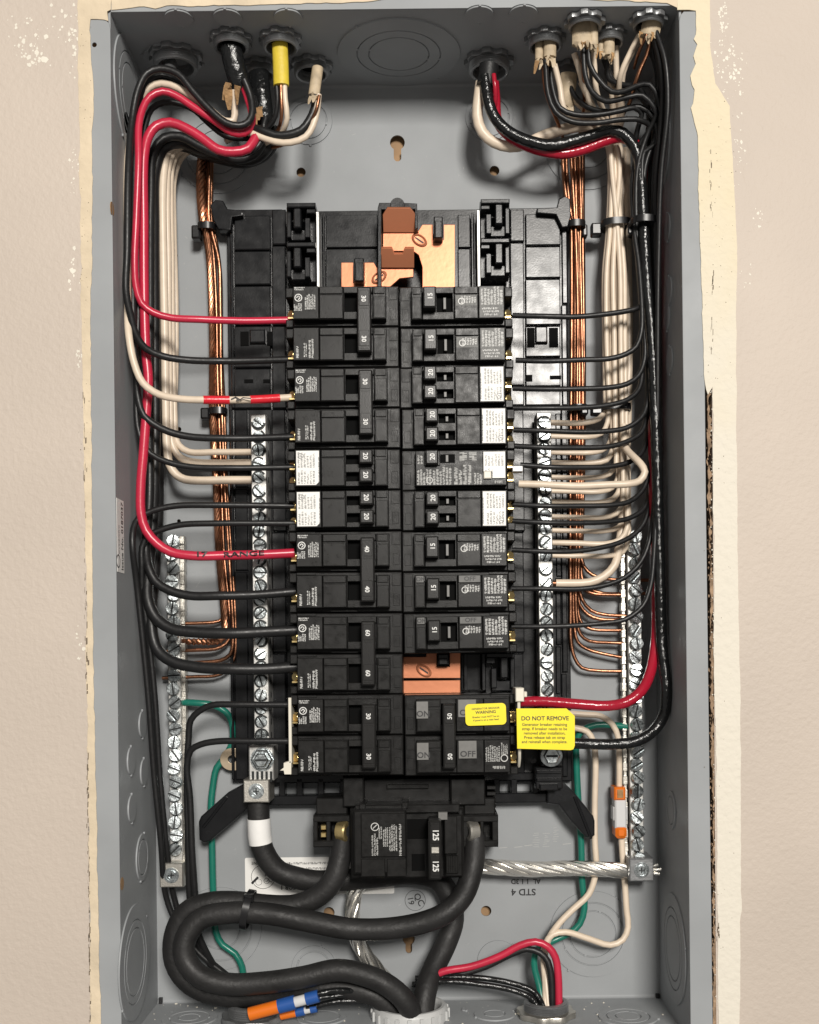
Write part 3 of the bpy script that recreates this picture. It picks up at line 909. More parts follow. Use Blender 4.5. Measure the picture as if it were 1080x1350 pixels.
p = H(346, 1001, 36); g = Geo(); g.lathe([(7.6, 36), (7.6, 38.5), (6.6, 39.5), (5.6, 39.5), (5.2, 42.5), (4.4, 43.2), (.1, 43.2)], 6, p.x, p.y); g.lathe([(8.2, 36), (8.2, 37)], 24, p.x, p.y)
hx = g.build('hex_screw', M['zinc'], nbl)
g = Geo(); g.box(p.x - 4, p.x + 4, p.y - .7, p.y + .7, 43.0, 43.4, .05); g.build('screw_slot_shade', M['slot'], hx)
multi('serration', 'slot', nbl, [(332 + 6 * k, 335 + 6 * k, 1017, 1031, 35.5, 37) for k in range(5)], .2)
g = Geo(); pbox(g, 714, 742, 980, 1010, 14, 34, .8); g.build('wide_end', M['tray'], nbr)
p = H(727, 996, 36); g = Geo(); g.lathe([(7.8, 34), (7.8, 36.5), (7.0, 37)], 24, p.x, p.y); g.lathe([(5.8, 36.8), (5.8, 40), (5.0, 40.8), (.1, 40.8)], 6, p.x, p.y)
hx = g.build('hex_screw', M['zinc'], nbr)
g = Geo(); g.box(p.x - 4, p.x + 4, p.y - .7, p.y + .7, 40.6, 41.0, .05); g.build('screw_slot_shade', M['slot'], hx)
g = Geo()
pbox(g, 706, 742, 1011, 1040, 8, 30, .8); pbox(g, 708, 740, 1016, 1020, 30, 31.5, .3); pbox(g, 708, 740, 1026, 1030, 30, 31.5, .3); pbox(g, 712, 736, 1034, 1042, 8, 33, .6)
g.build('plastic_end', M['tray'], nbr)

gys = [714 + 17.6 * i for i in range(24)]
gbl, gu, ghw = terminal_bar('ground_bar', 'left zinc ground bar full of big tilted screws, by the side wall', (227, 234), 708, 1136, 17, 5, 17, gys, True, 'side ground bars', 1)
rgys = [708 + 17.6 * i for i in range(25)]
gbr, hu, hhw = terminal_bar('ground_bar', 'right zinc ground bar full of big screws, beside the dark wall', (834, 842), 702, 1138, 18, 5, 17, rgys, True, 'side ground bars', -1)
for t, x0, x1, xs, sgn in ((gbl, 237, 244, 240, 1), (gbr, 818, 824, 821, -1)):
    g = Geo()
    for k in range(24):
        y = 712 + 17.6 * k
        xx = x0 + (y - 712) * .0112
        pbox(g, xx, xx + 6, y - 5.5, y + 5.5, 6, 13, .3)
    pbox(g, x0 + 1 + 2.3, x1 - 1 + 2.3, 712, 1136, 6, 11.5, .2)
    o = g.build('clamp_tooth', M['lug'], t); o['kind'] = 'stuff'
def box_lug(parent, px, py, wpx, hpx, d0, d1, rs, m='lug'):
    g = Geo(); pbox(g, px - wpx / 2, px + wpx / 2, py - hpx / 2, py + hpx / 2, d0, d1, .7)
    l = g.build('lug', M[m], parent)
    p = H(px, py, d1)
    g = Geo()
    g.lathe([(rs + 1.6, d1 - .1), (rs + 1.5, d1 + .5), (rs, d1 + .55), (rs, d1 + .1), (rs - .4, d1 + .1), (rs - .5, d1 + 1.2), (rs * .55, d1 + 1.2), (rs * .5, d1 + .2), (.1, d1 + .2)], 24, p.x, p.y)
    g.build('lug_screw', M['zinc'], l)
    g = Geo(); g.box(p.x - rs * .5, p.x + rs * .5, p.y - .35, p.y + .35, d1 + .2, d1 + .5, .03); g.box(p.x - .35, p.x + .35, p.y - rs * .5, p.y + rs * .5, d1 + .2, d1 + .52, .03)
    g.build('screw_slot_shade', M['slot'], l)
    return l
box_lug(nbl, 338, 1043, 34, 30, 14, 40, 3.9)
box_lug(gbl, 226, 1154, 31, 32, 4, 30, 3.9)
box_lug(gbr, 846, 1147, 32, 30, 4, 32, 3.9, 'cast')
g = Geo(); pbox(g, 226, 244, 1112, 1142, 4, 14, .5); g.lathe([(2.2, 14), (2.1, 14.9), (.1, 14.9)], 14, *H(235, 1123, 14)[:2]); g.build('bar_foot', M['lug'], gbl)
g = Geo(); plate(g, [PX([(240, 1128), (250, 1120), (250, 1150), (242, 1166), (240, 1166)], 20)], 6, 20, .4); g.build('lug_strap', M['lug'], gbl)
g = Geo(); pbox(g, 832, 848, 1112, 1134, 4, 14, .5); g.lathe([(2.4, 14), (2.3, 14.9), (.1, 14.9)], 14, *H(839, 1120, 14)[:2]); g.build('bar_foot', M['lug'], gbr)

# ------------------------------------------------------------------ breakers
PITCH = 53.85 * mmpx(58)
cl0, cr0 = H(451.3, 403.7, 58), H(601.5, 403.7, 58)
ORD = ['first', 'second', 'third', 'fourth', 'fifth', 'sixth', 'seventh', 'eighth', 'ninth', 'tenth', 'eleventh', 'twelfth']
CACHE = {}
def breaker(side, row, kind, amp, label):
    s = 1 if side == 'L' else -1
    c0 = cl0 if side == 'L' else cr0
    org = Vector((c0.x, c0.y - PITCH * row, 20))
    poles = 2 if kind in ('two', 'gen') else 1
    t = thing('circuit_breaker', label, 'circuit breaker', org, 'circuit breakers in two columns')
    jr = random.Random(row * 7 + (3 if side == 'L' else 50))
    t.rotation_euler = (R(90) + R(jr.gauss(0, .25)), R(jr.gauss(0, .16)), 0)
    t.location += Vector((jr.gauss(0, .00018), 0, jr.gauss(0, .00012)))
    z = lambda d: d - 20
    def part(name, m, fn, parent=t, angle=38):
        key = (name, m, side, kind, amp, fn.__name__)
        if key not in CACHE:
            g = Geo(); fn(g)
            CACHE[key] = g.mesh(name, M[m], (0, 0, 0), angle)
        ob = bpy.data.objects.new(name, CACHE[key])
        COL.objects.link(ob); ob.parent = parent
        ORIG[ob] = org
        return ob
    def B(g, x0, x1, y0, y1, d0, d1, c=.35, cc=0.0):
        g.box(*sorted((s * x0, s * x1)), y0, y1, z(d0), z(d1), c, cc)
    P0 = [0, -PITCH][:poles]
    def case(g):
        for py in P0:
            B(g, -33, 38.1, py - 13.5, py + 13.5, 22, 57.3, .7)
            B(g, -38.2, -33, py + 6.8, py + 13.4, 22, 55.5, .6); B(g, -38.2, -33, py - 13.4, py - 8.2, 22, 55.5, .6); B(g, -38.2, -33, py - 8.2, py + 6.8, 22, 36, .5)
            B(g, 32.2, 36.4, py - 9.5, py - 1.5, 57, 57.55, .2); B(g, 31.5, 37, py + 4, py + 12.4, 57, 57.7, .2); B(g, -32.8, -20, py + 11.6, py + 13.2, 57, 58.2, .2)
            B(g, -10, 8, py - 13.3, py - 11.6, 57, 58.0, .2)
    part('case', 'case', case)
    tand, gf = kind == 'tandem', kind == 'gfci'
    hx0, hx1, px0, px1 = (11.2, 20.3, 2.0, 10.8)
    if kind == 'gen': hx0, hx1, px0, px1 = 4.2, 12.6, 12.8, 21
    if side == 'R' and kind != 'gen': hx0, hx1, px0, px1 = 13.6, 22.0, 2.4, 13.2
    b1 = hx1 + .6
    def face(g):
        for py in P0:
            if gf:
                B(g, -32, 28.8, py - 11.8, py + 11.8, 57, 65.2, .5)
                B(g, -31, -16, py - 3.5, py + 10.8, 65, 66.2, .3)
                B(g, 12.5, 23.0, py + 1.6, py + 11.4, 65, 66.4, .4)
                continue
            hh = 12.3 if tand else 10.9
            B(g, -32, -14.9, py - hh, py + hh, 57, 66, .45)
            B(g, -14.7, 1.4 if kind != 'gen' else 3.4, py - hh, py + hh, 57, 65, .4)
            if kind != 'gen':
                B(g, -14.2, .9, py - hh + .4, py + hh - 6, 65, 65.7, .25)
                B(g, -14.2, .9, py + hh - 5.2, py + hh - .5, 65, 66.3, .3)
            e = b1
            if tand:
                B(g, 1.6, e, py + 8.4, py + hh, 57, 64.6, .35); B(g, 1.6, e, py - hh, py - 8.8, 57, 64.6, .35); B(g, 1.6, e, py - 3, py + 2.6, 57, 64.6, .35)
                B(g, 1.6, px0, py - 9, py + 8.6, 57, 64.5, .2); B(g, px1, e, py - 9, py + 8.6, 57, 62, .2)
            elif kind == 'gen':
                B(g, px1 - .2, px1 + .8, py - hh, py + hh, 57, 64.6, .2)
                B(g, 3.6, px1, py - hh, py - 6.5, 57, 64.2, .35); B(g, 3.6, px1, py + 7.5, py + hh, 57, 64.2, .35)
            else:
                B(g, 1.6, e, py + 6.6, py + hh, 57, 64.6, .35); B(g, 1.6, e, py - hh, py - 5.8, 57, 64.6, .35)
                B(g, 1.6, px0, py - 6, py + 6.8, 57, 64.5, .2); B(g, px1, e, py - 6, py + 6.8, 57, 62.5, .2)
            B(g, e + .3, 30, py - hh, py + hh, 57, 65.2, .5)
            B(g, e + 1.2, 29, py + hh - 5.2, py + hh - .6, 65, 66, .3); B(g, e + 1.0, 29.3, py - hh + .6, py + hh - 7, 65, 65.5, .25)
    part('face', 'face', face)
    def pit(g):
        for py in P0:
            if gf:
                B(g, 2.4, 12.4, py + 3.4, py + 9.2, 65, 65.35, .05)
            elif tand:
                B(g, px0, px1, py + 2.6, py + 8.4, 57, 58.4, .1); B(g, px0, px1, py - 8.8, py - 3, 57, 58.4, .1)
            else:
                B(g, px0, px1, py - 5.8, py + 6.6, 57, 58.4, .1)
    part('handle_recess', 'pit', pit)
    def post(g):
        for py in P0:
            for a, b in ([(3.8, 7.2), (-7.6, -4.2)] if tand else [(4, 8.6)] if gf else [(-3.5, 4.2)]):
                B(g, px0 + 4.4, px0 + 6.2, py + a, py + b, 58, 63 if not gf else 66, .2)
    if side == 'R' and kind != 'gen': part('indicator_post', 'greyplate', post)
    # handles with their ratings
    rot = -90 if side == 'L' else 90
    def handle_at(tag_, y0, y1, numbers, d1=73.0):
        def hfn(g):
            B(g, hx0, hx1, y0, y1, 60, d1, .9, .5)
            if poles == 2:
                for ny in numbers:
                    B(g, hx0 + 1.3, hx1 - 1.3, ny - 4.6, ny + 5.8, d1 - .1, d1 + .35, .2)
                    B(g, hx0 + 1.5, hx1 - 1.5, ny - 6.2, ny - 5.6, d1 - .1, d1 + .25, .05)
        hfn.__name__ = tag_
        h = part('handle', 'handle', hfn)
        for ny in numbers:
            def nfn(g):
                g.text(amp, 4.2 if poles == 2 else 4.5, s * (hx0 + hx1) / 2 - s * .4, ny, z(d1 + (.4 if poles == 2 else .06)), rot, 1.0, bold=.16)
            nfn.__name__ = tag_ + 'n%d' % int(ny * 10)
            part('rating', 'inkR', nfn, h)
    if poles == 2:
        handle_at('tie', -PITCH - 7.4, 7.6, [-.4, -PITCH + .6], 74.0)
    elif tand:
        handle_at('ha', 1.6, 10.8, [6.2]); handle_at('hb', -10.8, -1.8, [-6.3])
    elif gf:
        handle_at('hg', 1.8, 11.4, [6.6], 71)
    else:
        handle_at('hs', -5.6, 8.4, [1.6], 74.0)
    # print and labels
    zt = z(66.25)
    if tand:
        def stick(g):
            pts = [(-31, -11.4), (-18, -11.4), (-15.8, -9.2), (-15.8, 11.4), (-31, 11.4)] if s > 0 else [(15.8, -11.4), (31, -11.4), (31, 11.4), (15.8, 11.4)]
            g.prism(pts, z(66), z(66.18))
        st = part('label', 'sticker', stick)
        def pr(g):
            x0, x1 = sorted((s * -30.3, s * -16.6))
            for k in range(2):
                y0, y1 = (-10.6, -.8) if k else (.2, 10.6)
                g.microprint(x0 + (0 if s > 0 else 1.6), x1 - (1.6 if s > 0 else 0), y0, y1, zt, 6, 20 + k, hmin=.6, hmax=1.8)
            g.ring2d(s * -28, 8.0 * s, 1.7, .35, zt + .02, 14); g.stroke([(s * -28.6, 8 * s), (s * -27.4, 8 * s)], .4, zt + .02)
        part('label_print', 'inkm', pr, st)
        def band(g):
            x = -16.4 * s
            g.microprint(min(x, x + .9 * s), max(x, x + .9 * s), -10, 10, zt + .02, 1, 29, hmin=2, hmax=4, fill=.95)
        part('label_heading', 'inkb', band, st)
    elif gf:
        def stick(g):
            x = lambda a: s * a
            pts = [(x(-31), 10.4), (x(-16.6), 10.4), (x(-16.6), -2.6), (x(-22.4), -2.6), (x(-22.4), -7.2), (x(-31), -7.2)]
            g.prism(pts, z(66.2), z(66.4))
        st = part('label', 'sticker', stick)
        def pr(g):
            x0, x1 = sorted((s * -30.4, s * -17.2))
            g.microprint(x0, x1, 1, 9.8, z(66.45), 6, 71); g.microprint(x0 , x0 + 6, -6.6, 0, z(66.45), 3, 72)
        part('label_print', 'inkm', pr, st)
        def btn(g): B(g, -21.6, -16.6, -7.6, -2.8, 65, 67.4, .5)
        part('test_button', 'strap', btn)
        def pr2(g):
            for a, b, ya, yb, n, sd in ((28, 18, -11, .6, 5, 1), (17.4, 4.6, -11, 1.6, 6, 2), (3.4, -8.8, -11, 2.2, 4, 3), (-10, -15.6, -11, -2.5, 3, 4), (27.6, 23.8, 3, 10.6, 2, 5), (0, -13, 5, 10.6, 2, 6)):
                x0, x1 = sorted((s * a, s * b))
                g.microprint(x0, x1, ya, yb, z(65.3) if a != 0 else z(65.3), n, 80 + sd, fill=.85, hmin=.8, hmax=2.2)
            x0, x1 = sorted((s * -31, s * -24))
            g.microprint(x0, x1, -10.8, -8.6, z(65.3), 1, 89, vertical=False, fill=.95)
            g.ring2d(s * 19.5, -8, 2.0, .5, z(65.32), 14)
        part('print', 'inkw', pr2)
    elif side == 'L' and poles == 2:
        def pr(g):
            g.microprint(-31, -22.5, 8.0, 10.4, zt, 2, 31, vertical=False, fill=.85)
            g.microprint(-24.2, -17, -4.6, 5.8, zt, 6, 32, fill=.9, hmin=.7, hmax=2.2, dens=.95)
            g.microprint(-31.6, -26, -5.5, -.6, zt, 4, 33, fill=.9)
            g.ring2d(-28.4, 3.2, 2.3, .6, zt, 18); g.stroke([(-29.6, 3.2), (-28.4, 4.4), (-27.2, 3.2), (-28.4, 2.0)], .6, zt)
            y = -PITCH
            g.microprint(-30.4, -28.2, y - 9.4, y - .6, zt, 1, 35, fill=.9, hmin=.8, hmax=2, dens=.9)
            g.microprint(-25.2, -22.8, y - 8.8, y + 3.2, zt, 2, 36, fill=.8)
            g.microprint(-22, -18.2, y - 9.6, y + 3.2, zt, 2, 37, fill=.85, hmin=1, hmax=2.4, dens=.95)
        part('print', 'inkW', pr)
    elif side == 'R' and kind != 'gen':
        def pr(g):
            g.microprint(16.2, 31.2, -1.8, 10.3, zt, 7, 41, fill=.85, hmin=.8, hmax=2.2, dens=.95)
            for k in range(3): g.microprint(17 + k * .8, 30.5 - k * .8, -5.2 - 2 * k, -3.4 - 2 * k, zt, 1, 43 + k, vertical=False, fill=.8, dens=.98)
            g.microprint(3, 13.4, -.5, 5, z(65.75), 6, 47, fill=.85, dens=.95); g.ring2d(3.4, .8, 2.0, .5, z(65.8), 14)
        if row < 2:
            def gl(g):
                B(g, -31.4, -15.6, -10.2, 10.2, 65.9, 66.14, .05); B(g, -13.8, .5, -2.2, 5.0, 65.5, 65.72, .05)
            part('label', 'sheenlabel', gl)  # lighter grey plates paint in the lamp's sheen on these labels
        part('print', 'inkW', pr)
        if row >= 7:
            def gp(g): B(g, .5, -13.6, 5.8, 10.4, 66, 66.5, .1)
            def gq(g): B(g, b1 + 1.4, 29, 6, 10.4, 66, 66.3, .1)
            def gt(g): g.text('OFF', 4.0, s * -6.6, 8, z(66.55), 0, 1.1, bold=.2)
            def gu(g): g.text('ON', 3.8, s * (b1 + 29.6) / 2, 8, z(66.4), 0, 1.0, bold=.2)
            part('indicator_print', 'inkb', gt, part('indicator_plate', 'dimplate', gp)); part('indicator_print', 'inkb', gu, part('indicator_plate', 'dimplate', gq))
    elif kind == 'gen':
        for py in P0:
            def gp(g): B(g, b1 + 9.0, 30, py - 2.0, py + 9.4, 65, 66.6, .15)
            def gq(g): B(g, 2.2, -9.8, py - 1.4, py + 10.4, 65, 66.6, .15)
            def gt(g): g.text('ON', 5.4, s * (b1 + 38) / 2, py + .9, z(66.65), 0, 1.05, bold=.2)
            def gu(g): g.text('OFF', 5.4, s * -3.8, py + 1.4, z(66.65), 0, 1.1, bold=.2)
            for f_ in (gp, gq, gt, gu): f_.__name__ += str(int(py))
            part('indicator_print', 'inkb', gt, part('indicator_plate', 'greyplate', gp)); part('indicator_print', 'inkb', gu, part('indicator_plate', 'greyplate', gq))
        def pr(g):
            y = -PITCH
            g.microprint(15.6, 25.5, y - 3.6, y + 7.6, zt, 7, 51, fill=.88, dens=.97); g.microprint(26, 30.6, y + 1, y + 8.6, zt, 4, 52, fill=.88)
            g.ring2d(28.2, y - 1.4, 2.2, .6, zt, 16); g.microprint(20.5, 30.2, y - 8.8, y - 6.4, zt, 1, 53, vertical=False, fill=.9)
        part('print', 'inkw', pr)
    # terminal screws at the wire side
    for py in P0:
        for yy in ([5.2, -5.8] if tand else [6, -3] if gf else [-2.2]):
            def term(g):
                g.T = Matrix.Translation((s * -35.4, py + yy, z(47))) @ Matrix.Rotation(R(-38 * s), 4, 'Y')
                g.lathe([(2.9, -5), (2.9, .8), (2.4, 1.3), (.1, 1.3)], 14)
                g.T = None
                g.box(*sorted((s * -37.5, s * -33.5)), py + yy - 4.0, py + yy - 2.6, z(36), z(51), .2)
                g.box(*sorted((s * -38.0, s * -33.2)), py + yy - 3.4, py + yy + 3.4, z(36), z(41), .3)
            term.__name__ = 'term%d' % int(py * 10 + yy * 10)
            part('terminal', 'brass', term)
    if gf:
        def cl(g): B(g, -44, -37, -.6, 3.2, 44, 52, .5)
        part('terminal_clamp', 'clear', cl)
    return t
L = 'left column'
breaker('L', 0, 'two', '30', 'uppermost double 30 breaker in left column, fed by thin red wire')
breaker('L', 2, 'two', '30', 'double 30 breaker second down left column, fed by white wire with red tape')
breaker('L', 4, 'tandem', '20', 'upper of the two white stickered 20 breakers in left column')
breaker('L', 5, 'tandem', '20', 'lower of the two white stickered 20 breakers in left column')
breaker('L', 6, 'two', '40', 'double 40 breaker in left column, fed by thick red wire with marker writing')
breaker('L', 8, 'two', '60', 'double 60 breaker in left column with two heavy black wires')
breaker('L', 10, 'two', '30', 'bottom double 30 breaker in left column, held by a white strap')
breaker('R', 0, 'single', '15', 'single 15 breaker at the very top of right column')
breaker('R', 1, 'single', '15', 'single 15 breaker second from top of right column')
breaker('R', 2, 'tandem', '20', 'white stickered 20 breaker under the two 15 breakers at top right')
breaker('R', 3, 'tandem', '20', 'white stickered 20 breaker directly above the test button breaker')
breaker('R', 4, 'gfci', '20', 'single 20 breaker with test button and dense printed text')
breaker('R', 5, 'tandem', '20', 'white stickered 20 breaker directly below the test button breaker')
breaker('R', 6, 'single', '15', 'single 15 breaker under the lowest white stickered breaker at right')
breaker('R', 7, 'single', '15', 'single 15 breaker in the middle of the lower three at right')
breaker('R', 8, 'single', '15', 'single 15 breaker just above the open copper gap')
genb = breaker('R', 10, 'gen', '50', 'double 50 breaker with yellow warning sticker in right column')
# yellow warning sticker stuck on the 50 breaker (part of it), straps, and the hanging tag
g = Geo()
c = H(640, 942, 67.2)
T = Matrix.Translation((c.x, c.y, 0)) @ Matrix.Rotation(R(1.5), 4, 'Z')
g.T = T
g.prism(roundrect(-13.6, 13.6, -7.2, 7.2, 2.8), 66.7, 67.2)
ws = g.build('warning_sticker', M['yellow'], genb)
g = Geo(); g.T = T
g.text('GENERATOR BREAKER', 1.75, 0, 3.9, 67.25, 1, 1.05, bold=.06); g.text('WARNING', 2.8, 0, 1.4, 67.25, 1, 1.0, bold=.12)
g.text('Breaker must NOT be on', 1.7, 0, -1.6, 67.25, 1, 1.0, bold=.06); g.text('if panel is on a main feed', 1.7, 0, -3.7, 67.25, 1, 1.0, bold=.06)
g.build('sticker_print', M['inkb'], ws)
tg = thing('warning_tag', 'yellow hanging tag reading DO NOT REMOVE under thick red wire', 'tag', H(720, 960, 66))
g = Geo()
plate(g, [PX([(681, 934), (747, 934), (758, 944), (758, 983), (756, 988), (752, 989), (682, 987)], 68)], 67.4, 68, .1)
tb = g.build('tag_card', M['yellow'], tg)
g = Geo()
c = H(718.5, 947.5, 68.2)
g.text('DO NOT REMOVE', 3.9, c.x, c.y, 68.06, -.5, 1.0, bold=.16)
for i, t_ in enumerate(('Generator breaker retaining', 'strap. If breaker needs to be', 'removed after installation,', 'Press release tab on strap', 'and reinstall when complete.')):
    q = H(718, 955.4 + 5.7 * i, 68.2); g.text(t_, 2.75, q.x, q.y, 68.06, -.7, .95, bold=.07)
g.build('tag_print', M['inkb'], tb)
sp = thing('retaining_strap', 'cream nylon strap clipped to the 50 breaker behind the yellow tag', 'strap', H(686, 930, 60), 'cream retaining straps')
g = Geo(); pbox(g, 680, 691, 907, 925, 40, 66, .5); pbox(g, 691, 695, 912, 919, 50, 62, .4); g.build('strap_head', M['strap'], sp)
g = Geo(); g.tube([H(684, 924, 63), H(684.5, 960, 63), H(685, 986, 62), H(685, 1000, 58), H(684, 1010, 50)], 1.1, 8, flat=1); g.build('strap_band', M['strap'], sp)
sp = thing('retaining_strap', 'cream nylon strap hooked down the left edge of the bottom 30 breaker', 'strap', H(382, 960, 60), 'cream retaining straps')
g = Geo(); pbox(g, 380.5, 384.5, 920, 1006, 40, 58, .3); g.build('strap_band', M['strap'], sp)
g = Geo(); plate(g, [PX([(374, 1006), (384, 1003), (384, 1021), (375, 1021), (374, 1016), (369, 1016), (374, 1012)], 58)], 46, 58, .3); g.build('strap_head', M['strap'], sp)

# ------------------------------------------------------------------ main breaker
mb = thing('main_breaker', 'black main breaker marked 125 at the bottom with two big lugs', 'main breaker', H(537, 1110, 10))
g = Geo()
pbox(g, 462, 612, 1066, 1158, 12, 52, 1.2); pbox(g, 466, 536, 1068, 1152, 50, 66, 1.2); pbox(g, 586, 610, 1074, 1156, 50, 60, 1); pbox(g, 468, 606, 1061, 1072, 20, 56, .6)
g.build('case', M['case'], mb)
multi('face', 'face', mb, [(476, 535, 1072, 1130, 64, 68), (476, 508, 1132, 1156, 60, 66.9), (510, 536, 1132, 1156, 60, 66.6), (586, 603, 1076, 1126, 58, 64), (588, 604, 1128, 1152, 58, 63)], .6)
multi('face_rib', 'face', mb, [(591 + 3 * k, 592.6 + 3 * k, 1128, 1150, 62, 64) for k in range(5)], .2)
g = Geo(); pbox(g, 578, 590, 1071, 1081, 62, 66, .3); g.build('indicator_plate', M['greyplate'], mb)
multi('handle_recess', 'pit', mb, [(537, 566, 1080, 1106, 50, 52.5), (543, 560, 1126, 1148, 50, 52.5)], .2)
g = Geo(); pbox(g, 565, 582, 1082, 1160, 56, 78, 1.2, .6); pbox(g, 568, 580, 1086, 1112, 77.8, 78.5, .3); pbox(g, 568, 580, 1128, 1155, 77.8, 78.5, .3)
h = g.build('handle', M['handle'], mb)
g = Geo(); pbox(g, 569, 579, 1117, 1125, 77.8, 78.8, .2); g.build('handle_inset', M['lug'], h)
g = Geo()
for y in (1101, 1142):
    q = H(574, y, 78.5); g.text('125', 5.4, q.x, q.y, 78.6, -90, .95, bold=.25)
g.build('rating', M['inkW'], h)
g = Geo()
p = H(494, 1090, 68)
g.ring2d(p.x + .2, p.y, 2.5, .55, 68.06); g.stroke([(p.x - 1, p.y - 1), (p.x + 1.4, p.y + 1.2)], .55, 68.06)
for i, (x0, x1, y0, y1, n) in enumerate(((499, 504, 1087, 1106, 2), (505, 512, 1087, 1116, 3), (513, 524, 1086, 1122, 4), (526, 530, 1086, 1128, 1), (490, 499, 1098, 1128, 3))):
    a, b = H(x0, y1, 68), H(x1, y0, 68)
    g.microprint(a.x, b.x, a.y, b.y, 68.06, n, 90 + i, fill=.8, hmin=.8, hmax=2.4, dens=.97)
g.build('print', M['inkw'], mb)
for x0, x1, xs, lab in ((413, 462, 455, 0), (608, 657, 620, 1)):
    g = Geo()
    cols = ((x0, x0 + 6), (x0 + 17, x0 + 23), (x0 + 31, x1)) if not lab else ((x0, x0 + 16), (x0 + 25, x0 + 30), (x0 + 41, x1))
    pbox(g, x0, x1, 1075, 1084, 14, 46, .7); pbox(g, x0, x1, 1108, 1117, 14, 46, .7); pbox(g, x0, x1, 1078, 1114, 12, 32, .6)
    for a, b in cols: pbox(g, a, b, 1080, 1112, 14, 45.5, .6)
    pbox(g, x0 + 4, x1 - 4, 1052, 1074, 10, 40, .8)
    hb = g.build('lug_housing', M['case'], mb)
    g = Geo(); a = (x0 + 10, x0 + 17) if not lab else (x0 + 17, x0 + 25)
    multi('lug_contact', 'brass', hb, [(*a, 1088, 1094, 30, 46), (*a, 1098, 1104, 30, 46)], .4)
    g = Geo(); T = Matrix.Translation(H(xs + (2 if not lab else -2), 1096, 44)) @ Matrix.Rotation(R(62 if not lab else -62), 4, 'Y'); g.T = T
    g.lathe([(7.5, -5), (7.5, 1), (6.6, 2), (4, 2), (3.8, .6), (.1, .6)], 24); g.build('lug_screw', M['brass'] if not lab else M['lug'], hb)
g = Geo()          # moulding between the breakers and the main
pbox(g, 452, 480, 1024, 1064, 10, 44, 1); pbox(g, 594, 640, 1026, 1062, 10, 42, 1); pbox(g, 480, 594, 1026, 1060, 10, 34, .8); pbox(g, 510, 565, 1034, 1040, 34, 36, .4); pbox(g, 474, 482, 1060, 1068, 20, 58, .4); pbox(g, 530, 538, 1058, 1066, 20, 58, .4)
for k in range(4): pbox(g, 642, 654, 1036 + 8 * k, 1041 + 8 * k, 10, 36, .4)
g.build('neck', M['case'], mb)
# ------------------------------------------------------------------ wires
def fill_d(pts, d0):
    ks = [i for i, p in enumerate(pts) if len(p) > 2]
    if not ks: return [(p[0], p[1], d0) for p in pts]
    out = []
    for i, p in enumerate(pts):
        if len(p) > 2: out.append(p); continue
        a = max([k for k in ks if k < i], default=None); b = min([k for k in ks if k > i], default=None)
        if a is None: d = pts[b][2]
        elif b is None: d = pts[a][2]
        else: d = pts[a][2] + (pts[b][2] - pts[a][2]) * (i - a) / (b - a)
        out.append((p[0], p[1], d))
    return out
def path_mm(pts, rad, d0=40, step=4.0):
    out = []
    for x, y, d in fill_d(pts, d0):
        U, V = slope(x, y)
        d = max(d, rad + .1)
        if U * (CAMD - d) < UL + rad + .2: d = CAMD - (UL + rad + .2) / U
        if U * (CAMD - d) > UR - rad - .2: d = CAMD - (UR - rad - .2) / U
        out.append(H(x, y, d))
    w = random.Random(int(pts[0][0] * 31 + pts[-1][1] * 7 + len(pts)))
    if len(out) > 5:
        for p in out[2:-2]:
            p.x += w.gauss(0, .28); p.y += w.gauss(0, .28)
    return spline(out, step)
def wire(label, m, dia, pts, d0=40, group=None, name='wire', n=12, cat='wire', flat=1.0):
    ds = [p[2] for p in pts if len(p) > 2] or [d0]
    rad = dia / 2 * mmpx(sum(ds) / len(ds))
    pth = path_mm(pts, rad, d0)
    g = Geo(); g.tube(pth, rad, n, flat=flat)
    o = g.build(name, M[m], None, pth[-1])
    tag(o, label, cat, group)
    o['_r'] = rad
    return o, pth, rad
def sleeve(name, m, parent, pth, rad, xa, xb, grow=.35, axis=0):
    """a short sleeve over the part of the path between photo columns (or rows) xa and xb"""
    seg = [p for p in pth[len(pth) // 2:] if min(xa, xb) <= (p[0] if axis == 0 else p[1]) <= max(xa, xb)]
    if len(seg) < 2: return None
    g = Geo(); g.tube(seg, rad + grow, 14)
    return g.build(name, M[m], parent)
DB = 47      # height of the breaker terminals
LW, RW = 'black branch wires on the left', 'black branch wires on the right'
# --- left side, listed from the front of the loom to the back
wire('thin red wire looping down left side to the top 30 breaker', 'red', 9.5, [(318, 105, 62), (324, 122, 60), (331, 148, 58), (332, 166, 58), (322, 175, 60), (306, 174), (284, 160), (254, 140), (232, 125), (214, 120), (198, 128), (188, 144), (184, 165), (183, 215, 74), (180, 290), (177, 345), (179, 378), (187, 400), (202, 413), (225, 419), (262, 421, 60), (320, 423), (384, 422, DB)])
wire('thick red wire running down the left loom to the 40 breaker', 'red', 12.5, [(338, 180, 56), (327, 196, 58), (308, 201), (288, 197), (266, 182), (246, 168), (224, 161), (206, 166), (196, 179), (191, 204, 66), (190, 300, 64), (190, 400, 62), (194, 465), (195, 500), (193, 546), (189, 598), (186, 640), (186, 678), (193, 700), (207, 717), (226, 728), (258, 732, 56), (300, 732), (350, 731), (388, 729, DB)])
rw = bpy.data.objects['wire.001'] if 'wire.001' in bpy.data.objects else bpy.data.objects['wire']
o, pw, rw_ = wire('white wire with red tape bands on the left, feeding second 30 breaker', 'white', 9.5, [(308, 118, 60), (309, 140, 56), (309, 158, 54), (296, 160, 55), (276, 142, 60), (254, 127, 62), (236, 116), (214, 110), (197, 116), (186, 130), (177, 158, 62), (170, 200, 62), (168, 240, 64), (168, 320), (168, 390, 70), (171, 440, 80), (177, 480, 80), (189, 505, 78), (210, 520, 74), (238, 526, 68), (268, 527, 62), (330, 527), (384, 524, DB)])
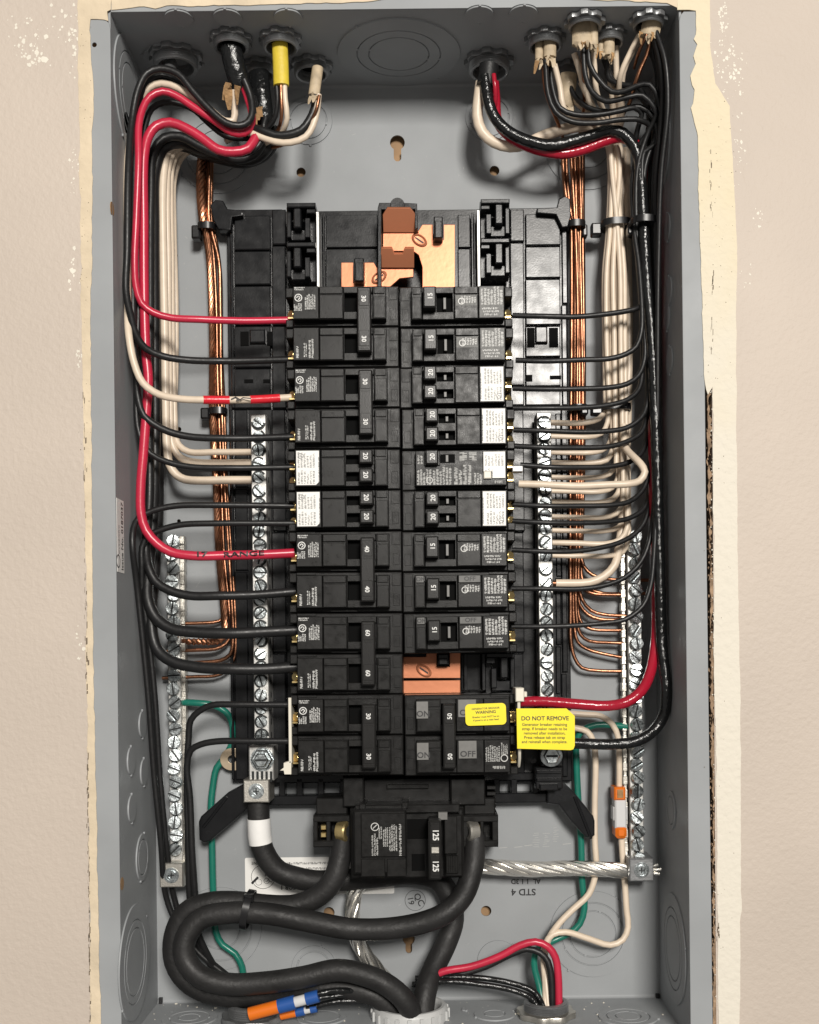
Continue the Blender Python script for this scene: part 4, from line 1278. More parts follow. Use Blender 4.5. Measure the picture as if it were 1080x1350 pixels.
for xa, xb in ((268, 309), (329, 372)):
    sleeve('red_tape', 'tapered', o, pw, rw_, H(xa, 527, 52).x, H(xb, 527, 52).x, .45)
g = Geo()
q0, q1 = H(306, 527, 57), H(332, 527, 56)
r = random.Random(9)
pw = pw[len(pw) // 2:]
zz = max(p[2] for p in pw if q0.x - 4 < p[0] < q1.x + 4) + rw_ + .05
yy = sum(p[1] for p in pw if q0.x - 4 < p[0] < q1.x + 4) / max(1, len([p for p in pw if q0.x - 4 < p[0] < q1.x + 4]))
g.stroke([(q0.x, yy - .6), (q0.x + 3, yy + .8), (q0.x + 6, yy - .9), (q0.x + 8, yy + .3), (q1.x, yy - .2)], .8, zz)
g.stroke([(q0.x + 3.5, yy - 1.2), (q0.x + 5, yy - 1.5)], .8, zz)
g.build('marker_scribble', M['inkb'], o)
wire('black wire on top of the left loom feeding lower pole of top 30 breaker', 'blackwire', 9.5, [(322, 105, 66), (330, 125, 64), (332, 146), (327, 161), (316, 166), (298, 162), (277, 144), (254, 118), (234, 98), (211, 90), (194, 97), (182, 118), (175, 160, 74), (170, 225, 84), (168, 330, 86), (166, 385, 84), (172, 415), (180, 443), (193, 459), (214, 469), (246, 474), (300, 476, 60), (384, 474, DB)])
wire('black wire in left loom feeding lower pole of second 30 breaker', 'blackwire', 9.5, [(334, 128, 52), (336, 152), (324, 168, 54), (300, 168), (276, 152), (256, 132), (236, 110), (214, 100), (198, 106), (186, 126), (179, 170), (177, 250, 66), (176, 400), (179, 490), (183, 528), (190, 548), (202, 559), (222, 569), (250, 575), (308, 578, 58), (387, 576, DB)])
wire('black wire crossing the thick red wire to the upper white stickered breaker', 'blackwire', 8, [(348, 130, 44), (350, 158), (338, 178), (316, 181), (296, 178), (275, 163), (256, 145), (238, 136), (216, 135), (200, 142), (192, 162), (186, 220, 60), (182, 400), (180, 520), (182, 562), (188, 583), (199, 598), (220, 608), (250, 615), (308, 617, 56), (390, 616, DB)])
# heavy black wires to the 40 and 60 breakers
wire('uppermost and slimmest of the three heavy black wires bending right at lower left', 'blackwire', 12, [(352, 160, 36), (348, 186), (334, 205), (312, 209), (290, 204), (262, 192), (238, 180), (216, 182), (203, 200), (199, 260, 42), (198, 420), (198, 560), (197, 660), (193, 725, 46), (196, 749, 50), (206, 767), (224, 779), (250, 785), (290, 786, 54), (340, 784), (390, 780, DB)])
wire('middle one of the three heavy black wires bending right at lower left', 'blackwire', 15, [(362, 168, 30), (352, 196), (332, 210), (300, 206), (262, 196), (238, 188), (216, 194), (205, 222), (203, 300, 34), (203, 450), (204, 600), (201, 690, 36), (196, 745, 42), (196, 790, 48), (206, 815), (226, 828), (258, 833), (308, 834, 54), (350, 833), (392, 831, DB)])
wire('lowest of the three heavy black wires bending right at lower left', 'blackwire', 15, [(366, 172, 24), (354, 200), (326, 214), (296, 210), (262, 202), (240, 192), (220, 202), (208, 236), (207, 300, 20), (208, 450), (209, 600), (208, 690, 24), (203, 760, 34), (199, 825, 44), (209, 857), (228, 872), (260, 880), (308, 882, 54), (350, 882), (392, 879, DB)])
# wires that come up from the bottom left
wire('thin black wire rising by left wall to the lower stickered breaker, upper terminal', 'blackwire', 8, [(296, 1284, 20), (262, 1256, 22), (232, 1215, 22), (219, 1180, 24), (211, 1110, 36), (203, 1020), (196, 920, 46), (188, 840), (180, 770), (175, 722, 58), (176, 698), (184, 683), (204, 672), (232, 667), (284, 666, 54), (390, 667, DB)])
wire('thin black wire rising by left wall to the lower stickered breaker, lower terminal', 'blackwire', 8, [(300, 1286, 14), (268, 1258, 16), (240, 1215, 16), (229, 1180, 18), (219, 1110, 30), (211, 1020), (204, 920, 40), (196, 840), (189, 780), (187, 740, 50), (188, 722), (196, 708), (212, 699), (238, 692), (284, 690, 52), (390, 690, DB)])
wire('thin black wire bent at the left ground bar to bottom 30 breaker, upper pole', 'blackwire', 8.5, [(310, 1292, 12), (288, 1284, 14), (268, 1257, 20), (255, 1225, 24), (251, 1180, 26), (248, 1100, 32), (247, 1020), (248, 975), (252, 950), (262, 937), (280, 930), (310, 929, 44), (350, 929), (386, 929, 44)])
wire('thin black wire bent at the left ground bar to bottom 30 breaker, lower pole', 'blackwire', 8.5, [(316, 1294, 16), (292, 1284, 18), (272, 1256, 24), (260, 1225, 28), (258, 1180, 30), (254, 1120, 34), (250, 1050), (247, 1010), (251, 990), (264, 981), (286, 978), (330, 977, 46), (386, 977, 46)])
# white wires on the left
LWH = 'white neutral wires on the left'
wire('thick outer white wire of left bundle ending lowest on the left neutral bar', 'white', 11, [(330, 206, 20), (300, 202, 22), (270, 193, 26), (250, 185), (234, 188), (222, 200), (217, 222), (215, 263, 30), (216, 330), (217, 460), (219, 540), (220, 590), (224, 614), (232, 626), (244, 632), (262, 634, 28), (300, 633), (336, 633, 26)])
wire('white wire of left bundle ending uppermost on the left neutral bar', 'white', 8.5, [(330, 208, 14), (300, 206, 16), (268, 198, 18), (250, 196), (235, 203), (226, 224), (225, 277, 22), (226, 330), (228, 460), (230, 550), (231, 576), (237, 588), (249, 595), (284, 596, 26), (336, 596, 26)])
wire('middle white wire of left bundle with a broad bend to the neutral bar', 'white', 9.5, [(330, 204, 18), (298, 199, 20), (268, 194, 22), (248, 191), (232, 197), (223, 216), (220, 263, 27), (221, 330), (222, 460), (225, 560), (226, 582), (233, 598), (245, 607), (262, 611, 25), (336, 611, 25)])
wire('white wire half hidden behind the left bundle of whites', 'white', 7.5, [(330, 210, 10), (296, 208, 11), (266, 201, 12), (250, 200), (238, 210), (230, 236), (230, 300, 12), (232, 400), (231, 500), (228, 575), (232, 596), (246, 606), (264, 609, 22), (336, 609, 22)])
# wires at the top left that stay between their cables
wire('black wire of the right hand cream cable sweeping left under the yellow one', 'blackwire', 10.5, [(416, 122, 62), (415, 142, 60), (408, 160, 60), (397, 172), (380, 178), (362, 178), (342, 170, 58), (320, 168, 50), (300, 172, 46)])
wire('white wire sweeping left from the right hand cream cable at top left', 'white', 8.5, [(420, 125, 62), (418, 146, 62), (412, 166), (402, 180), (384, 188), (364, 187), (344, 180), (330, 175, 56), (314, 178, 44), (298, 186, 38)])
wire('thin black wire leaving the yellow cable', 'blackwire', 6.5, [(364, 106, 66), (366, 130, 64), (364, 152), (356, 166), (344, 178, 52), (330, 186, 44)])
wire('white wire dropping straight out of the yellow cable', 'white', 7, [(375, 104, 66), (376, 130, 65), (378, 155, 62), (374, 172, 54), (362, 182, 44), (344, 192, 34)])
wire('bare copper wire dropping out of the yellow cable', 'copper', 4.5, [(370, 104, 67), (371, 130, 66), (371, 155, 62), (366, 172, 52), (350, 186, 36), (310, 196, 20)])
wire('bare copper wire leaving the right hand cream cable at top left', 'copper', 4.5, [(421, 126, 66), (418, 142, 66), (413, 158, 62), (402, 176, 52), (370, 192, 36), (310, 200, 18)])
wire('shiny black wire curving under the thick red wire at top left', 'blackwire', 8, [(348, 165, 54), (345, 186, 54), (334, 197, 54), (320, 203), (304, 203, 50), (290, 199, 44)])
# --- left copper bundle
def copper_set(spec, group, d):
    for lab, dia, pts in spec:
        wire(lab, 'copper', dia, pts, d, group, name='ground_wire', n=10)
pth = path_mm([(272, 190, 14), (268, 205, 14), (266, 235), (266, 265), (269, 290), (271, 302)], 4, 14, 2.5)
g = Geo(); g.strands(pth, 2.3, 1.55, 7, 2.2, 7)
pth2 = path_mm([(271, 302, 14), (276, 335, 12), (279, 387), (280, 465), (281, 546), (285, 643), (289, 728), (293, 776), (296, 815), (297, 835)], 3, 12, 3.5)
g.strands(pth2, 1.6, 1.12, 7, 9, 7)
pth3 = path_mm([(297, 835, 12), (290, 844, 11), (280, 846), (262, 846, 11), (236, 846, 11)], 3, 12, 3)
g.strands(pth3, 1.6, 1.12, 7, 3, 7)
tag(g.build('ground_conductor', M['copper'], None, pth[0]), 'thick twisted bare copper conductor of left bundle above and below its tie', 'wire')
LC = 'bare copper ground wires on the left'
copper_set([
    ('bare copper wire of left bundle bent lowest into the ground bar', 5, [(280, 190, 10), (279, 240), (279, 290), (285, 320), (290, 360), (292, 465), (296, 546), (299, 640), (304, 715), (308, 776), (311, 824), (309, 866, 10), (300, 884), (284, 891), (262, 892), (214, 894, 10)]),
    ('brightest bare copper wire at right edge of the left bundle', 5.5, [(276, 190, 15), (276, 240), (276, 290), (283, 318), (289, 345), (290.5, 400), (291.5, 480), (294, 560), (297, 640), (302, 728), (305, 790), (308, 840), (304, 862, 12), (292, 870), (270, 873), (236, 875, 11)]),
    ('bare copper wire of left bundle with long horizontal run to ground bar', 5, [(277, 190, 9), (276, 240), (276, 290), (281, 330), (286, 400), (287, 500), (291, 600), (296, 728), (301, 800), (303, 836), (298, 849, 9), (284, 856), (262, 857), (220, 858, 11)]),
    ('bare copper wire of left bundle highest on the ground bar', 5, [(276, 190, 7), (274, 290), (280, 340), (284, 430), (285, 546), (289, 643), (292, 728), (296, 790), (295, 812, 7), (288, 819), (272, 821), (240, 822, 11)])], None, 12)
# --- green wires
wire('green wire curving from left ground bar down behind the black arm', 'green', 9, [(240, 926, 11), (262, 927, 14), (282, 930), (297, 938), (305, 950), (308, 966), (306, 982, 7), (296, 1000), (286, 1014), (281, 1036), (279, 1060), (280, 1112, 10), (281, 1174), (284, 1228), (294, 1245), (310, 1258), (319, 1275), (321, 1292), (321, 1312)])
wire('green wire running down right of the yellow tag to bottom right fitting', 'green', 9, [(828, 958, 11), (806, 956, 12), (786, 956, 12), (768, 963), (761, 977), (760, 1000), (763, 1064, 10), (766, 1112), (768, 1160), (770, 1196), (765, 1218), (752, 1230), (728, 1240, 14), (708, 1252, 20), (705, 1270, 26), (711, 1300, 34), (717, 1330, 40)])
# --- right side: white neutrals
RWH = [557, 575, 596, 610, 629, 647, 662, 681, 699, 715, 732]
xs0 = [800, 803, 806, 809, 812, 815, 818, 821, 824, 826, 828]
top = [(757, 70, 64), (770, 60, 70), (781, 62, 70), (731, 85, 60), (749, 108, 48), (765, 108, 46), (812, 60, 60), (800, 90, 56), (846, 40, 74), (851, 40, 70), (806, 100, 50)]
mid = [(770, 117, 58), (776, 130), (787, 117, 60), (745, 147, 52), (760, 135, 44), (778, 142, 42), (813, 117, 50), (806, 120, 50), (818, 100, 62), (822, 95, 58), (812, 122, 44)]
dd = [24, 28, 20, 25, 29, 21, 26, 30, 22, 27, 18]
wl = ['uppermost of the thin white wires entering the right neutral bar', 'second highest thin white wire entering the right neutral bar', 'third white wire on right neutral bar, below the second stickered breaker level',
      'fourth white wire on right neutral bar, just above the test button breaker wire', 'fifth white wire on right neutral bar, just above the thick white loop', 'white wire right behind the thick white loop at right neutral bar',
      'first white wire below the thick white loop on right neutral bar', 'white wire between the two black wires of the lowest stickered breaker at right', 'first white wire below the two black wires of lowest stickered breaker at right',
      'white wire second from the bottom of the thin ones on right neutral bar', 'lowest of the thin white wires entering the right neutral bar']
for i, y in enumerate(RWH):
    tx, ty, td = top[i]; mx_, my_ = mid[i][:2]
    md = mid[i][2] if len(mid[i]) > 2 else 55
    x = xs0[i]
    xt = 803 + (i % 6) * 3.0 
    d = dd[i]
    xb = x - 1 + (y - 557) * .012
    pts = [(tx, ty, td), ((tx + mx_) / 2, (ty + my_) / 2 - 3, (td + md) / 2), (mx_, my_, md), ((mx_ + xt) / 2 + 2, 158, 34), (xt, 196, d), (xt + (802 + i * 2.0 - xt) * .8, 300, d), (x - 3, 360, d), (x - 2, 450, d), (xb, y - 40, d), (xb - .5, y - 18, d), (xb - 9, y - 4, d + 2), (xb - 26, y + 1, 27), (760, y + 1, 26), (722, y, 25)]
    wire(wl[i], 'white', 6.8 if i % 3 else 7.6, pts, group=None, n=10)
o, pt, rr = wire('thick white wire bent into the lower right neutral bar with bare copper tip', 'white', 11, [(826, 196, 14), (827, 300, 16), (830, 450, 18), (826, 600, 18), (820, 680, 20), (816, 720, 22), (810, 745, 26), (797, 760), (778, 767), (755, 769), (733, 769, 26)])
g = Geo(); g.tube([H(734, 769, 26), H(714, 769, 25)], 2.0, 10); g.build('bare_tip', M['copper'], o)
wire('thick white loop from the test button breaker, bulging right across the black loom', 'white', 9.5, [(822, 560, 30), (824, 588, 34), (834, 600, 44), (845, 611, 52), (850, 623, 54), (845, 634, 54), (832, 638), (800, 640), (760, 640), (720, 639), (684, 638, DB)])
wire('thick white wire dipping from left connector to the right white bundle', 'white', 14, [(634, 108, 46), (631, 130, 44), (630, 154, 42), (636, 175, 42), (650, 188), (672, 194), (692, 191, 36), (715, 180, 34), (745, 170, 32), (775, 167, 28), (800, 172, 22), (814, 190, 18), (820, 230, 14), (822, 300, 14)])
# --- right side: glossy black and red pair
wire('glossy black cable from top connector down the right wall to the 50 breaker', 'glossblack', 15, [(640, 100, 52), (643, 128, 52), (652, 153), (670, 174), (700, 187), (730, 191), (757, 187), (780, 178), (803, 172), (821, 177), (834, 190), (842, 206), (846, 240, 46), (849, 300), (852, 360), (858, 450), (864, 560), (867, 680), (870, 760), (873, 848), (878, 912), (874, 944), (862, 964), (840, 977), (806, 981), (758, 980, 44), (700, 979, 46)])
wire('glossy deep red cable beside the black one, ending above yellow tag', 'darkred', 14, [(651, 108, 48), (653, 132, 46), (657, 160), (674, 182), (707, 197), (742, 202), (768, 197), (797, 187), (820, 181), (838, 190, 42), (850, 210, 36), (857, 260, 32), (860, 330, 32), (862, 450, 32), (862, 620, 32), (864, 704), (866, 776), (865, 848, 38), (857, 890, 46), (845, 911, 52), (827, 924, 54), (803, 930), (756, 928), (720, 925), (684, 925, DB)])
wire('small red wire end showing beside the glossy black cable at its connector', 'darkred', 6, [(651, 98, 56), (653, 116, 56), (653, 138, 50), (648, 158, 42)])
# --- right side: black branch wires
bl = [
    ('highest black wire on the right, to top 15 breaker', [(676, 416, DB), (720, 417, 50), (760, 417), (800, 414), (826, 411), (842, 405, 46), (848, 390, 40), (846, 340), (842, 300), (840, 230, 36), (838, 190), (842, 165, 50), (846, 150), (836, 141, 56), (820, 146), (787, 152), (757, 151), (738, 141), (729, 118), (725, 80, 60)]),
    ('black wire to the second 15 breaker at right, curving up at the loom', [(680, 475, DB), (720, 476, 50), (770, 475), (803, 473), (826, 467), (839, 457), (846, 438), (847, 412, 48), (843, 350), (836, 300), (836, 230, 40), (846, 185, 48), (858, 168), (844, 158, 58), (820, 158), (787, 162), (753, 161), (733, 148), (723, 125), (719, 80, 64)]),
    ('black wire to upper terminal of the first white stickered breaker at right', [(676, 512, DB), (720, 513, 50), (770, 513), (800, 511), (826, 506), (841, 495), (849, 474), (850, 420, 42), (846, 330), (846, 250), (850, 200), (866, 190), (862, 155, 56), (844, 141, 56), (800, 148), (776, 141), (758, 127), (748, 104, 46)]),
    ('black wire to lower terminal of the first white stickered breaker at right', [(674, 538, DB), (720, 538, 50), (765, 537), (800, 534), (828, 527), (842, 513), (847, 488), (846, 420, 36), (840, 320), (840, 220), (856, 170), (866, 150, 60), (848, 126, 64), (830, 128, 64), (798, 133), (781, 121), (772, 100), (769, 50, 74)]),
    ('black wire to upper terminal of the second white stickered breaker at right', [(677, 567, DB), (720, 568, 50), (765, 569), (800, 568), (826, 563), (845, 552), (853, 535), (855, 470, 38), (851, 350), (852, 220), (868, 170, 54), (868, 130, 64), (856, 111, 66), (840, 113), (822, 120), (806, 121), (790, 107), (778, 86), (776, 52, 76)]),
    ('black wire to lower terminal of the second white stickered breaker at right', [(676, 588, DB), (720, 590, 50), (760, 591), (800, 589), (826, 583), (845, 570), (853, 550), (854, 480, 30), (848, 340, 30), (848, 220, 34), (856, 150, 42), (842, 116, 50), (822, 112), (803, 104), (800, 78, 62)]),
    ('black wire to the breaker with the test button', [(686, 613, DB), (730, 616, 48), (765, 617), (800, 616), (828, 611), (843, 601), (852, 582), (855, 500, 26), (850, 340), (850, 240), (858, 160, 36), (846, 128, 46), (826, 122), (808, 106), (796, 78, 60)]),
    ('black wire to upper terminal of the lowest white stickered breaker at right', [(676, 665, DB), (720, 667, 50), (765, 667), (808, 666), (830, 661), (845, 650), (854, 630), (858, 540, 30), (856, 350), (857, 240), (864, 160, 44), (868, 100, 60), (860, 66, 72), (862, 40, 76)]),
    ('black wire to lower terminal of the lowest white stickered breaker at right', [(676, 687, DB), (720, 689, 50), (765, 689), (800, 688), (830, 683), (848, 669), (856, 642), (858, 540, 22), (855, 350), (856, 240), (866, 150, 40), (866, 90, 60), (856, 60, 70), (857, 38, 76)]),
    ('black wire to the highest of the three lower 15 breakers at right', [(675, 725, DB), (720, 727, 50), (760, 726), (790, 723), (816, 716), (838, 704), (852, 684), (857, 650), (861, 540, 26), (860, 350), (862, 230), (872, 140, 60), (868, 80, 76), (860, 40, 80)]),
    ('black wire to the middle of the three lower 15 breakers at right', [(675, 776, DB), (720, 776, 50), (765, 776), (800, 771), (825, 761), (845, 741), (856, 714), (861, 670), (864, 560, 36), (864, 350), (866, 230), (874, 140, 70), (872, 90, 78), (862, 44, 80)]),
    ('lowest long black wire on the right, to the 15 breaker above the copper gap', [(675, 826, DB), (720, 826, 50), (760, 825), (800, 821), (825, 816), (848, 799), (858, 774), (863, 730), (867, 600, 46), (868, 350), (872, 230), (880, 140, 80), (877, 80, 84), (865, 42, 82)])]
for lab, pts in bl:
    wire(lab, 'blackwire', 7.0, pts, n=10)
# terminal pigtails visible at top right
wire('bare copper wire splaying out of the right hand cream cable', 'copper', 5, [(858, 36, 80), (857, 52), (853, 72), (845, 90), (838, 108, 68), (828, 140, 40), (800, 180, 16)])
wire('thin bare copper wire beside the splayed one at top right', 'copper', 4, [(855, 36, 82), (852, 48, 82), (846, 60), (842, 70, 74), (836, 90, 60)])
wire('bare copper wire inside the left cream cable pair at top right', 'copper', 4.5, [(716, 82, 62), (717, 105, 60), (722, 130, 54), (732, 155, 44), (742, 180, 26), (745, 200, 14)])
wire('bare copper wire between the cream cables near the ceiling of the box', 'copper', 4.5, [(768, 44, 74), (768, 80, 68), (770, 110, 60), (770, 140, 44), (764, 180, 20)])
# --- right copper bundle and its branches to the ground bar
rc = [
    ('bare copper wire at left edge of the right bundle, bent lowest of all', 5.2, [(741, 190, 13), (744, 240), (749, 280), (753, 300), (754, 345), (754, 480), (753, 600), (752, 700), (752, 800), (753, 845), (758, 868), (768, 880), (786, 884), (820, 885, 11)]),
    ('bare copper wire of right bundle, second lowest branch to ground bar', 5, [(746, 190, 10), (748, 240), (752, 280), (757, 300), (758, 400), (757.5, 560), (757, 700), (757, 820), (762, 846), (774, 856), (796, 862), (822, 867, 11)]),
    ('bare copper wire of right bundle, third lowest branch to ground bar', 5, [(752, 190, 15), (755, 240), (758, 290), (759, 310), (761, 400), (761, 560), (760, 700), (760, 815), (765, 836), (777, 845), (798, 847), (822, 848, 11)]),
    ('bare copper wire of right bundle with a flat branch at the fourth lowest screw', 5, [(757, 190, 11), (759, 240), (761, 290), (762, 310), (763, 400), (764, 560), (762, 700), (761, 800), (767, 822), (780, 829), (800, 831), (822, 831, 11)]),
    ('bare copper wire of right bundle swooping out in the paired middle branch', 5, [(760, 190, 8), (762, 240), (763, 290), (763, 310), (765, 400), (767, 560), (763, 700), (761, 775), (764, 797), (774, 810), (790, 816), (828, 817, 11)]),
    ('bare copper wire of right bundle just above the paired middle branch', 5, [(764, 190, 12), (765, 240), (765, 290), (765, 310), (767, 400), (768, 560), (765, 700), (763, 770), (767, 790), (780, 804), (796, 810), (828, 812, 11)]),
    ('bare copper wire of right bundle, third branch from the top', 5, [(766, 190, 6), (767, 290), (768, 400), (769, 560), (766, 690), (764, 755), (767, 772), (777, 781), (796, 784), (822, 784, 11)]),
    ('bare copper wire of right bundle, upper branch half hidden by thick white wire', 5, [(768, 190, 9), (768, 290), (769, 400), (770, 560), (767, 690), (766, 728), (770, 746), (781, 758), (800, 763), (858, 765, 11)]),
    ('bare copper wire of right bundle, branch just below the thick white wire', 5, [(769, 190, 5), (769, 290), (770, 480), (768, 690), (766, 740), (769, 765), (778, 777), (794, 782), (858, 782, 9)])]
copper_set(rc, None, 12)
# --- bottom of the box
CBL = 'heavy black service cables'
o, pt, rr = wire('heavy black cable with white tape band, from left lug to behind main breaker', 'cable', 29, [(340, 1046, 28), (341, 1068, 28), (342, 1090, 28), (344, 1112, 27), (352, 1132, 26), (368, 1147), (390, 1157), (416, 1161), (450, 1161, 20), (500, 1156, 14.5), (545, 1152, 14.5), (578, 1160, 15), (593, 1182, 17), (598, 1212, 20), (588, 1244, 26), (572, 1276, 34), (562, 1304, 44), (556, 1345, 52)], name='service_cable', n=20, cat='cable')
sleeve('white_tape', 'tapewhite', o, pt, rr, H(0, 1079, 28).y, H(0, 1116, 28).y, .7, 1) if False else None
seg = [p for p in pt if H(341, 1116, 28).y <= p[1] <= H(341, 1078, 28).y and p[0] < H(400, 1100, 28).x]
g = Geo(); g.tube(seg, rr + .5, 20); g.build('white_tape', M['tapewhite'], o)
wire('upper heavy black cable curving left out of the left main lug', 'cable', 29, [(452, 1098, 40), (449, 1128, 42), (440, 1158, 44), (420, 1181, 44), (388, 1193), (350, 1194), (310, 1188), (274, 1190), (246, 1204), (230, 1234), (231, 1268), (248, 1294), (276, 1309), (320, 1314), (377, 1306, 46), (430, 1300), (470, 1304), (500, 1316, 48), (520, 1334, 46), (528, 1356, 42)], name='service_cable', n=20, cat='cable')
wire('lower heavy black cable looping from the right main lug round the bottom left', 'cable', 29, [(626, 1098, 40), (626, 1122, 44), (622, 1150, 48), (611, 1180, 52), (588, 1203, 56), (555, 1217), (510, 1224), (462, 1224), (408, 1215), (350, 1205), (300, 1204), (264, 1212, 58), (244, 1236, 60), (243, 1262, 62), (262, 1286, 64), (300, 1297), (350, 1296), (400, 1287), (445, 1280), (484, 1286), (515, 1301), (536, 1322, 60), (546, 1352, 52)], name='service_cable', n=20, cat='cable')
# bare aluminium neutral to the right ground bar
pth = path_mm([(828, 1148, 20), (800, 1146, 22), (760, 1145), (700, 1145), (640, 1142, 20), (580, 1142, 9), (520, 1146, 8), (486, 1156, 10), (470, 1172, 14), (464, 1196, 16), (466, 1226, 18), (478, 1254, 22), (498, 1280, 30), (516, 1304, 40), (526, 1340, 48)], 5, 20, 4)
g = Geo(); g.strands(pth, 3.6, 2.05, 7, 3.4, 8, jitter=.1)
tag(g.build('bare_conductor', M['alumwire'], None, pth[0]), 'bare twisted aluminium conductor crossing to the right ground lug', 'cable')
g = Geo()
for k, (dx, dy) in enumerate(((0, -4), (4, 0), (2, 4))):
    g.tube([H(858, 1147 + dy, 20), H(868 + dx, 1146 + dy * 1.5, 21)], 1.3, 8)
cs = g.build('conductor_ends', M['alumwire'], None, H(860, 1147, 20)); cs['kind'] = 'stuff'
cs.parent = gbr; cs.location = (Vector(H(860, 1147, 20)) - ORIG[gbr]) * .001; cs.rotation_euler = (0, 0, 0)
# bottom right group
wire('red wire arching over to the bottom right fitting', 'red', 10, [(556, 1296, 40), (584, 1281, 40), (622, 1274, 40), (660, 1260), (686, 1247), (706, 1242), (722, 1248), (732, 1262), (736, 1286), (737, 1330, 42)])
wire('black wire just beneath the red arch at bottom right', 'blackwire', 9, [(560, 1302, 36), (596, 1288, 36), (640, 1274), (672, 1258), (696, 1251), (712, 1256), (722, 1268), (727, 1290), (728, 1330, 42)])
wire('upper shiny dark wire running from the grey bushing to bottom right fitting', 'glossblack', 8, [(548, 1290, 34), (590, 1288, 38), (640, 1290), (680, 1297), (705, 1308), (718, 1330, 42)])
wire('lower shiny dark wire running from the grey bushing to bottom right fitting', 'glossblack', 8, [(544, 1298, 38), (590, 1294, 42), (640, 1298), (680, 1306), (702, 1317), (712, 1334, 44)])
wire('white wire dropping straight beside the right black arm to bottom right', 'white', 8.5, [(742, 958, 14), (760, 960, 16), (774, 965), (782, 977), (785, 1000), (785, 1064, 15), (785, 1110), (786, 1150), (776, 1178), (756, 1198), (738, 1216), (724, 1236, 22), (719, 1256, 28), (720, 1293, 36), (723, 1332, 42)])
o, pt, rr = wire('upper half of the white wire above the orange lever connector', 'white', 8, [(742, 940, 14), (770, 942, 15), (792, 945), (808, 955), (815, 972), (816.5, 1000, 14), (816.5, 1044, 14)])
wire('white wire below the orange connector sagging in a loop at bottom right', 'white', 8.5, [(819, 1098, 14), (821, 1130, 14), (823, 1165), (826, 1200), (828, 1222), (821, 1239), (804, 1246), (776, 1238), (746, 1230), (728, 1233, 22), (720, 1244, 26), (717, 1262, 30), (719, 1296, 36), (719, 1334, 42)])
lc = thing('lever_connector', 'orange and clear inline wire connector beside the right ground bar', 'wire connector', H(818, 1072, 14))
g = Geo(); pbox(g, 811, 826, 1054, 1092, 7, 21, 1); pbox(g, 809, 828, 1064, 1082, 8, 20, 1.5); g.build('body', M['clear'], lc)
g = Geo(); pbox(g, 810, 825, 1038, 1055, 6, 22, 1); p = H(817.5, 1060, 22); g.build('lever', M['orange'], lc)
g = Geo(); pbox(g, 812, 827, 1090, 1106, 6, 22, 2.2, 1.5); g.build('lever', M['orange'], lc)
g = Geo(); pbox(g, 814, 822, 1041, 1052, 21.9, 22.4, .2); g.build('lever_slot', M['kraft'], lc)
# orange and blue connectors at the bottom left
def push_connector(label, a, b, rad, d):
    A, B_ = H(*a, d), H(*b, d)
    ax = (B_ - A).normalized()
    t = thing('push_connector', label, 'wire connector', A, 'orange and blue connectors')
    L_ = (B_ - A).length
    g = Geo(); g.tube([A, A + ax * 1.2, A + ax * L_ * .42], rad, 14, r1=rad); 
    g.T = None
    g.build('orange_cap', M['orange'], t)
    g = Geo(); g.tube([A + ax * L_ * .42, A + ax * L_ * .66], rad * 1.08, 14); g.build('blue_collar', M['blue'], t)
    g = Geo(); g.tube([A + ax * L_ * .66, A + ax * L_ * .82], rad * .8, 12); g.build('clear_neck', M['clear'], t)
    g = Geo(); g.tube([A + ax * L_ * .82, B_], rad * .95, 14); g.build('blue_collar', M['blue'], t)
push_connector('front orange and blue connector lying below the heavy cable loop', (329, 1337), (420, 1313), 4.5, 62)
push_connector('rear orange and blue connector peeking out behind the front one', (370, 1339), (418, 1329), 3.0, 50)
wire('shiny black wire from the front orange connector to the grey bushing', 'glossblack', 8, [(404, 1314, 62), (440, 1306, 58), (480, 1308, 50), (516, 1318, 46), (540, 1342, 44)])
wire('shiny black wire from the rear orange connector to the grey bushing', 'glossblack', 8, [(404, 1330, 50), (440, 1321, 50), (480, 1320, 48), (510, 1326, 46), (536, 1346, 44)])
wire('third shiny black wire between the connectors and the grey bushing', 'glossblack', 7, [(384, 1326, 55), (430, 1314, 54), (470, 1313, 50), (506, 1322, 46), (532, 1346, 44)])

# handwriting in black marker along the thick red wire
redw = [o for o in COL.objects if o.get('label', '').startswith('thick red wire')][0]
g = Geo()
q = H(265, 732, 62); k = H(320, 731.5, 62)
zz = 0
def on_red(g, s_, size, px, py):
    p = H(px, py, 61); g.text(s_, size, p.x, p.y, 0, 2, 1.75, bold=.32)
on_red(g, '17', 4.8, 264, 732); on_red(g, 'RANGE', 4.8, 319, 731.5)
rad_ = 12.5 / 2 * mmpx(58)
pr_ = path_mm([(226, 728), (258, 732, 56), (300, 732), (350, 731), (388, 729, DB)], rad_, 56)
out = []
for v in g.v:                    # lay the letters on the curved jacket
    c = min(pr_, key=lambda p: abs(p[0] - v[0]))
    dy = max(-rad_ * .8, min(rad_ * .8, v[1] - H(320, 731.7, 61).y))
    out.append(Vector((v[0], c[1] + dy, c[2] + math.sqrt(rad_ ** 2 - dy ** 2) + .4)))
g.v = out
g.build('marker_writing', M['inkb'], redw)

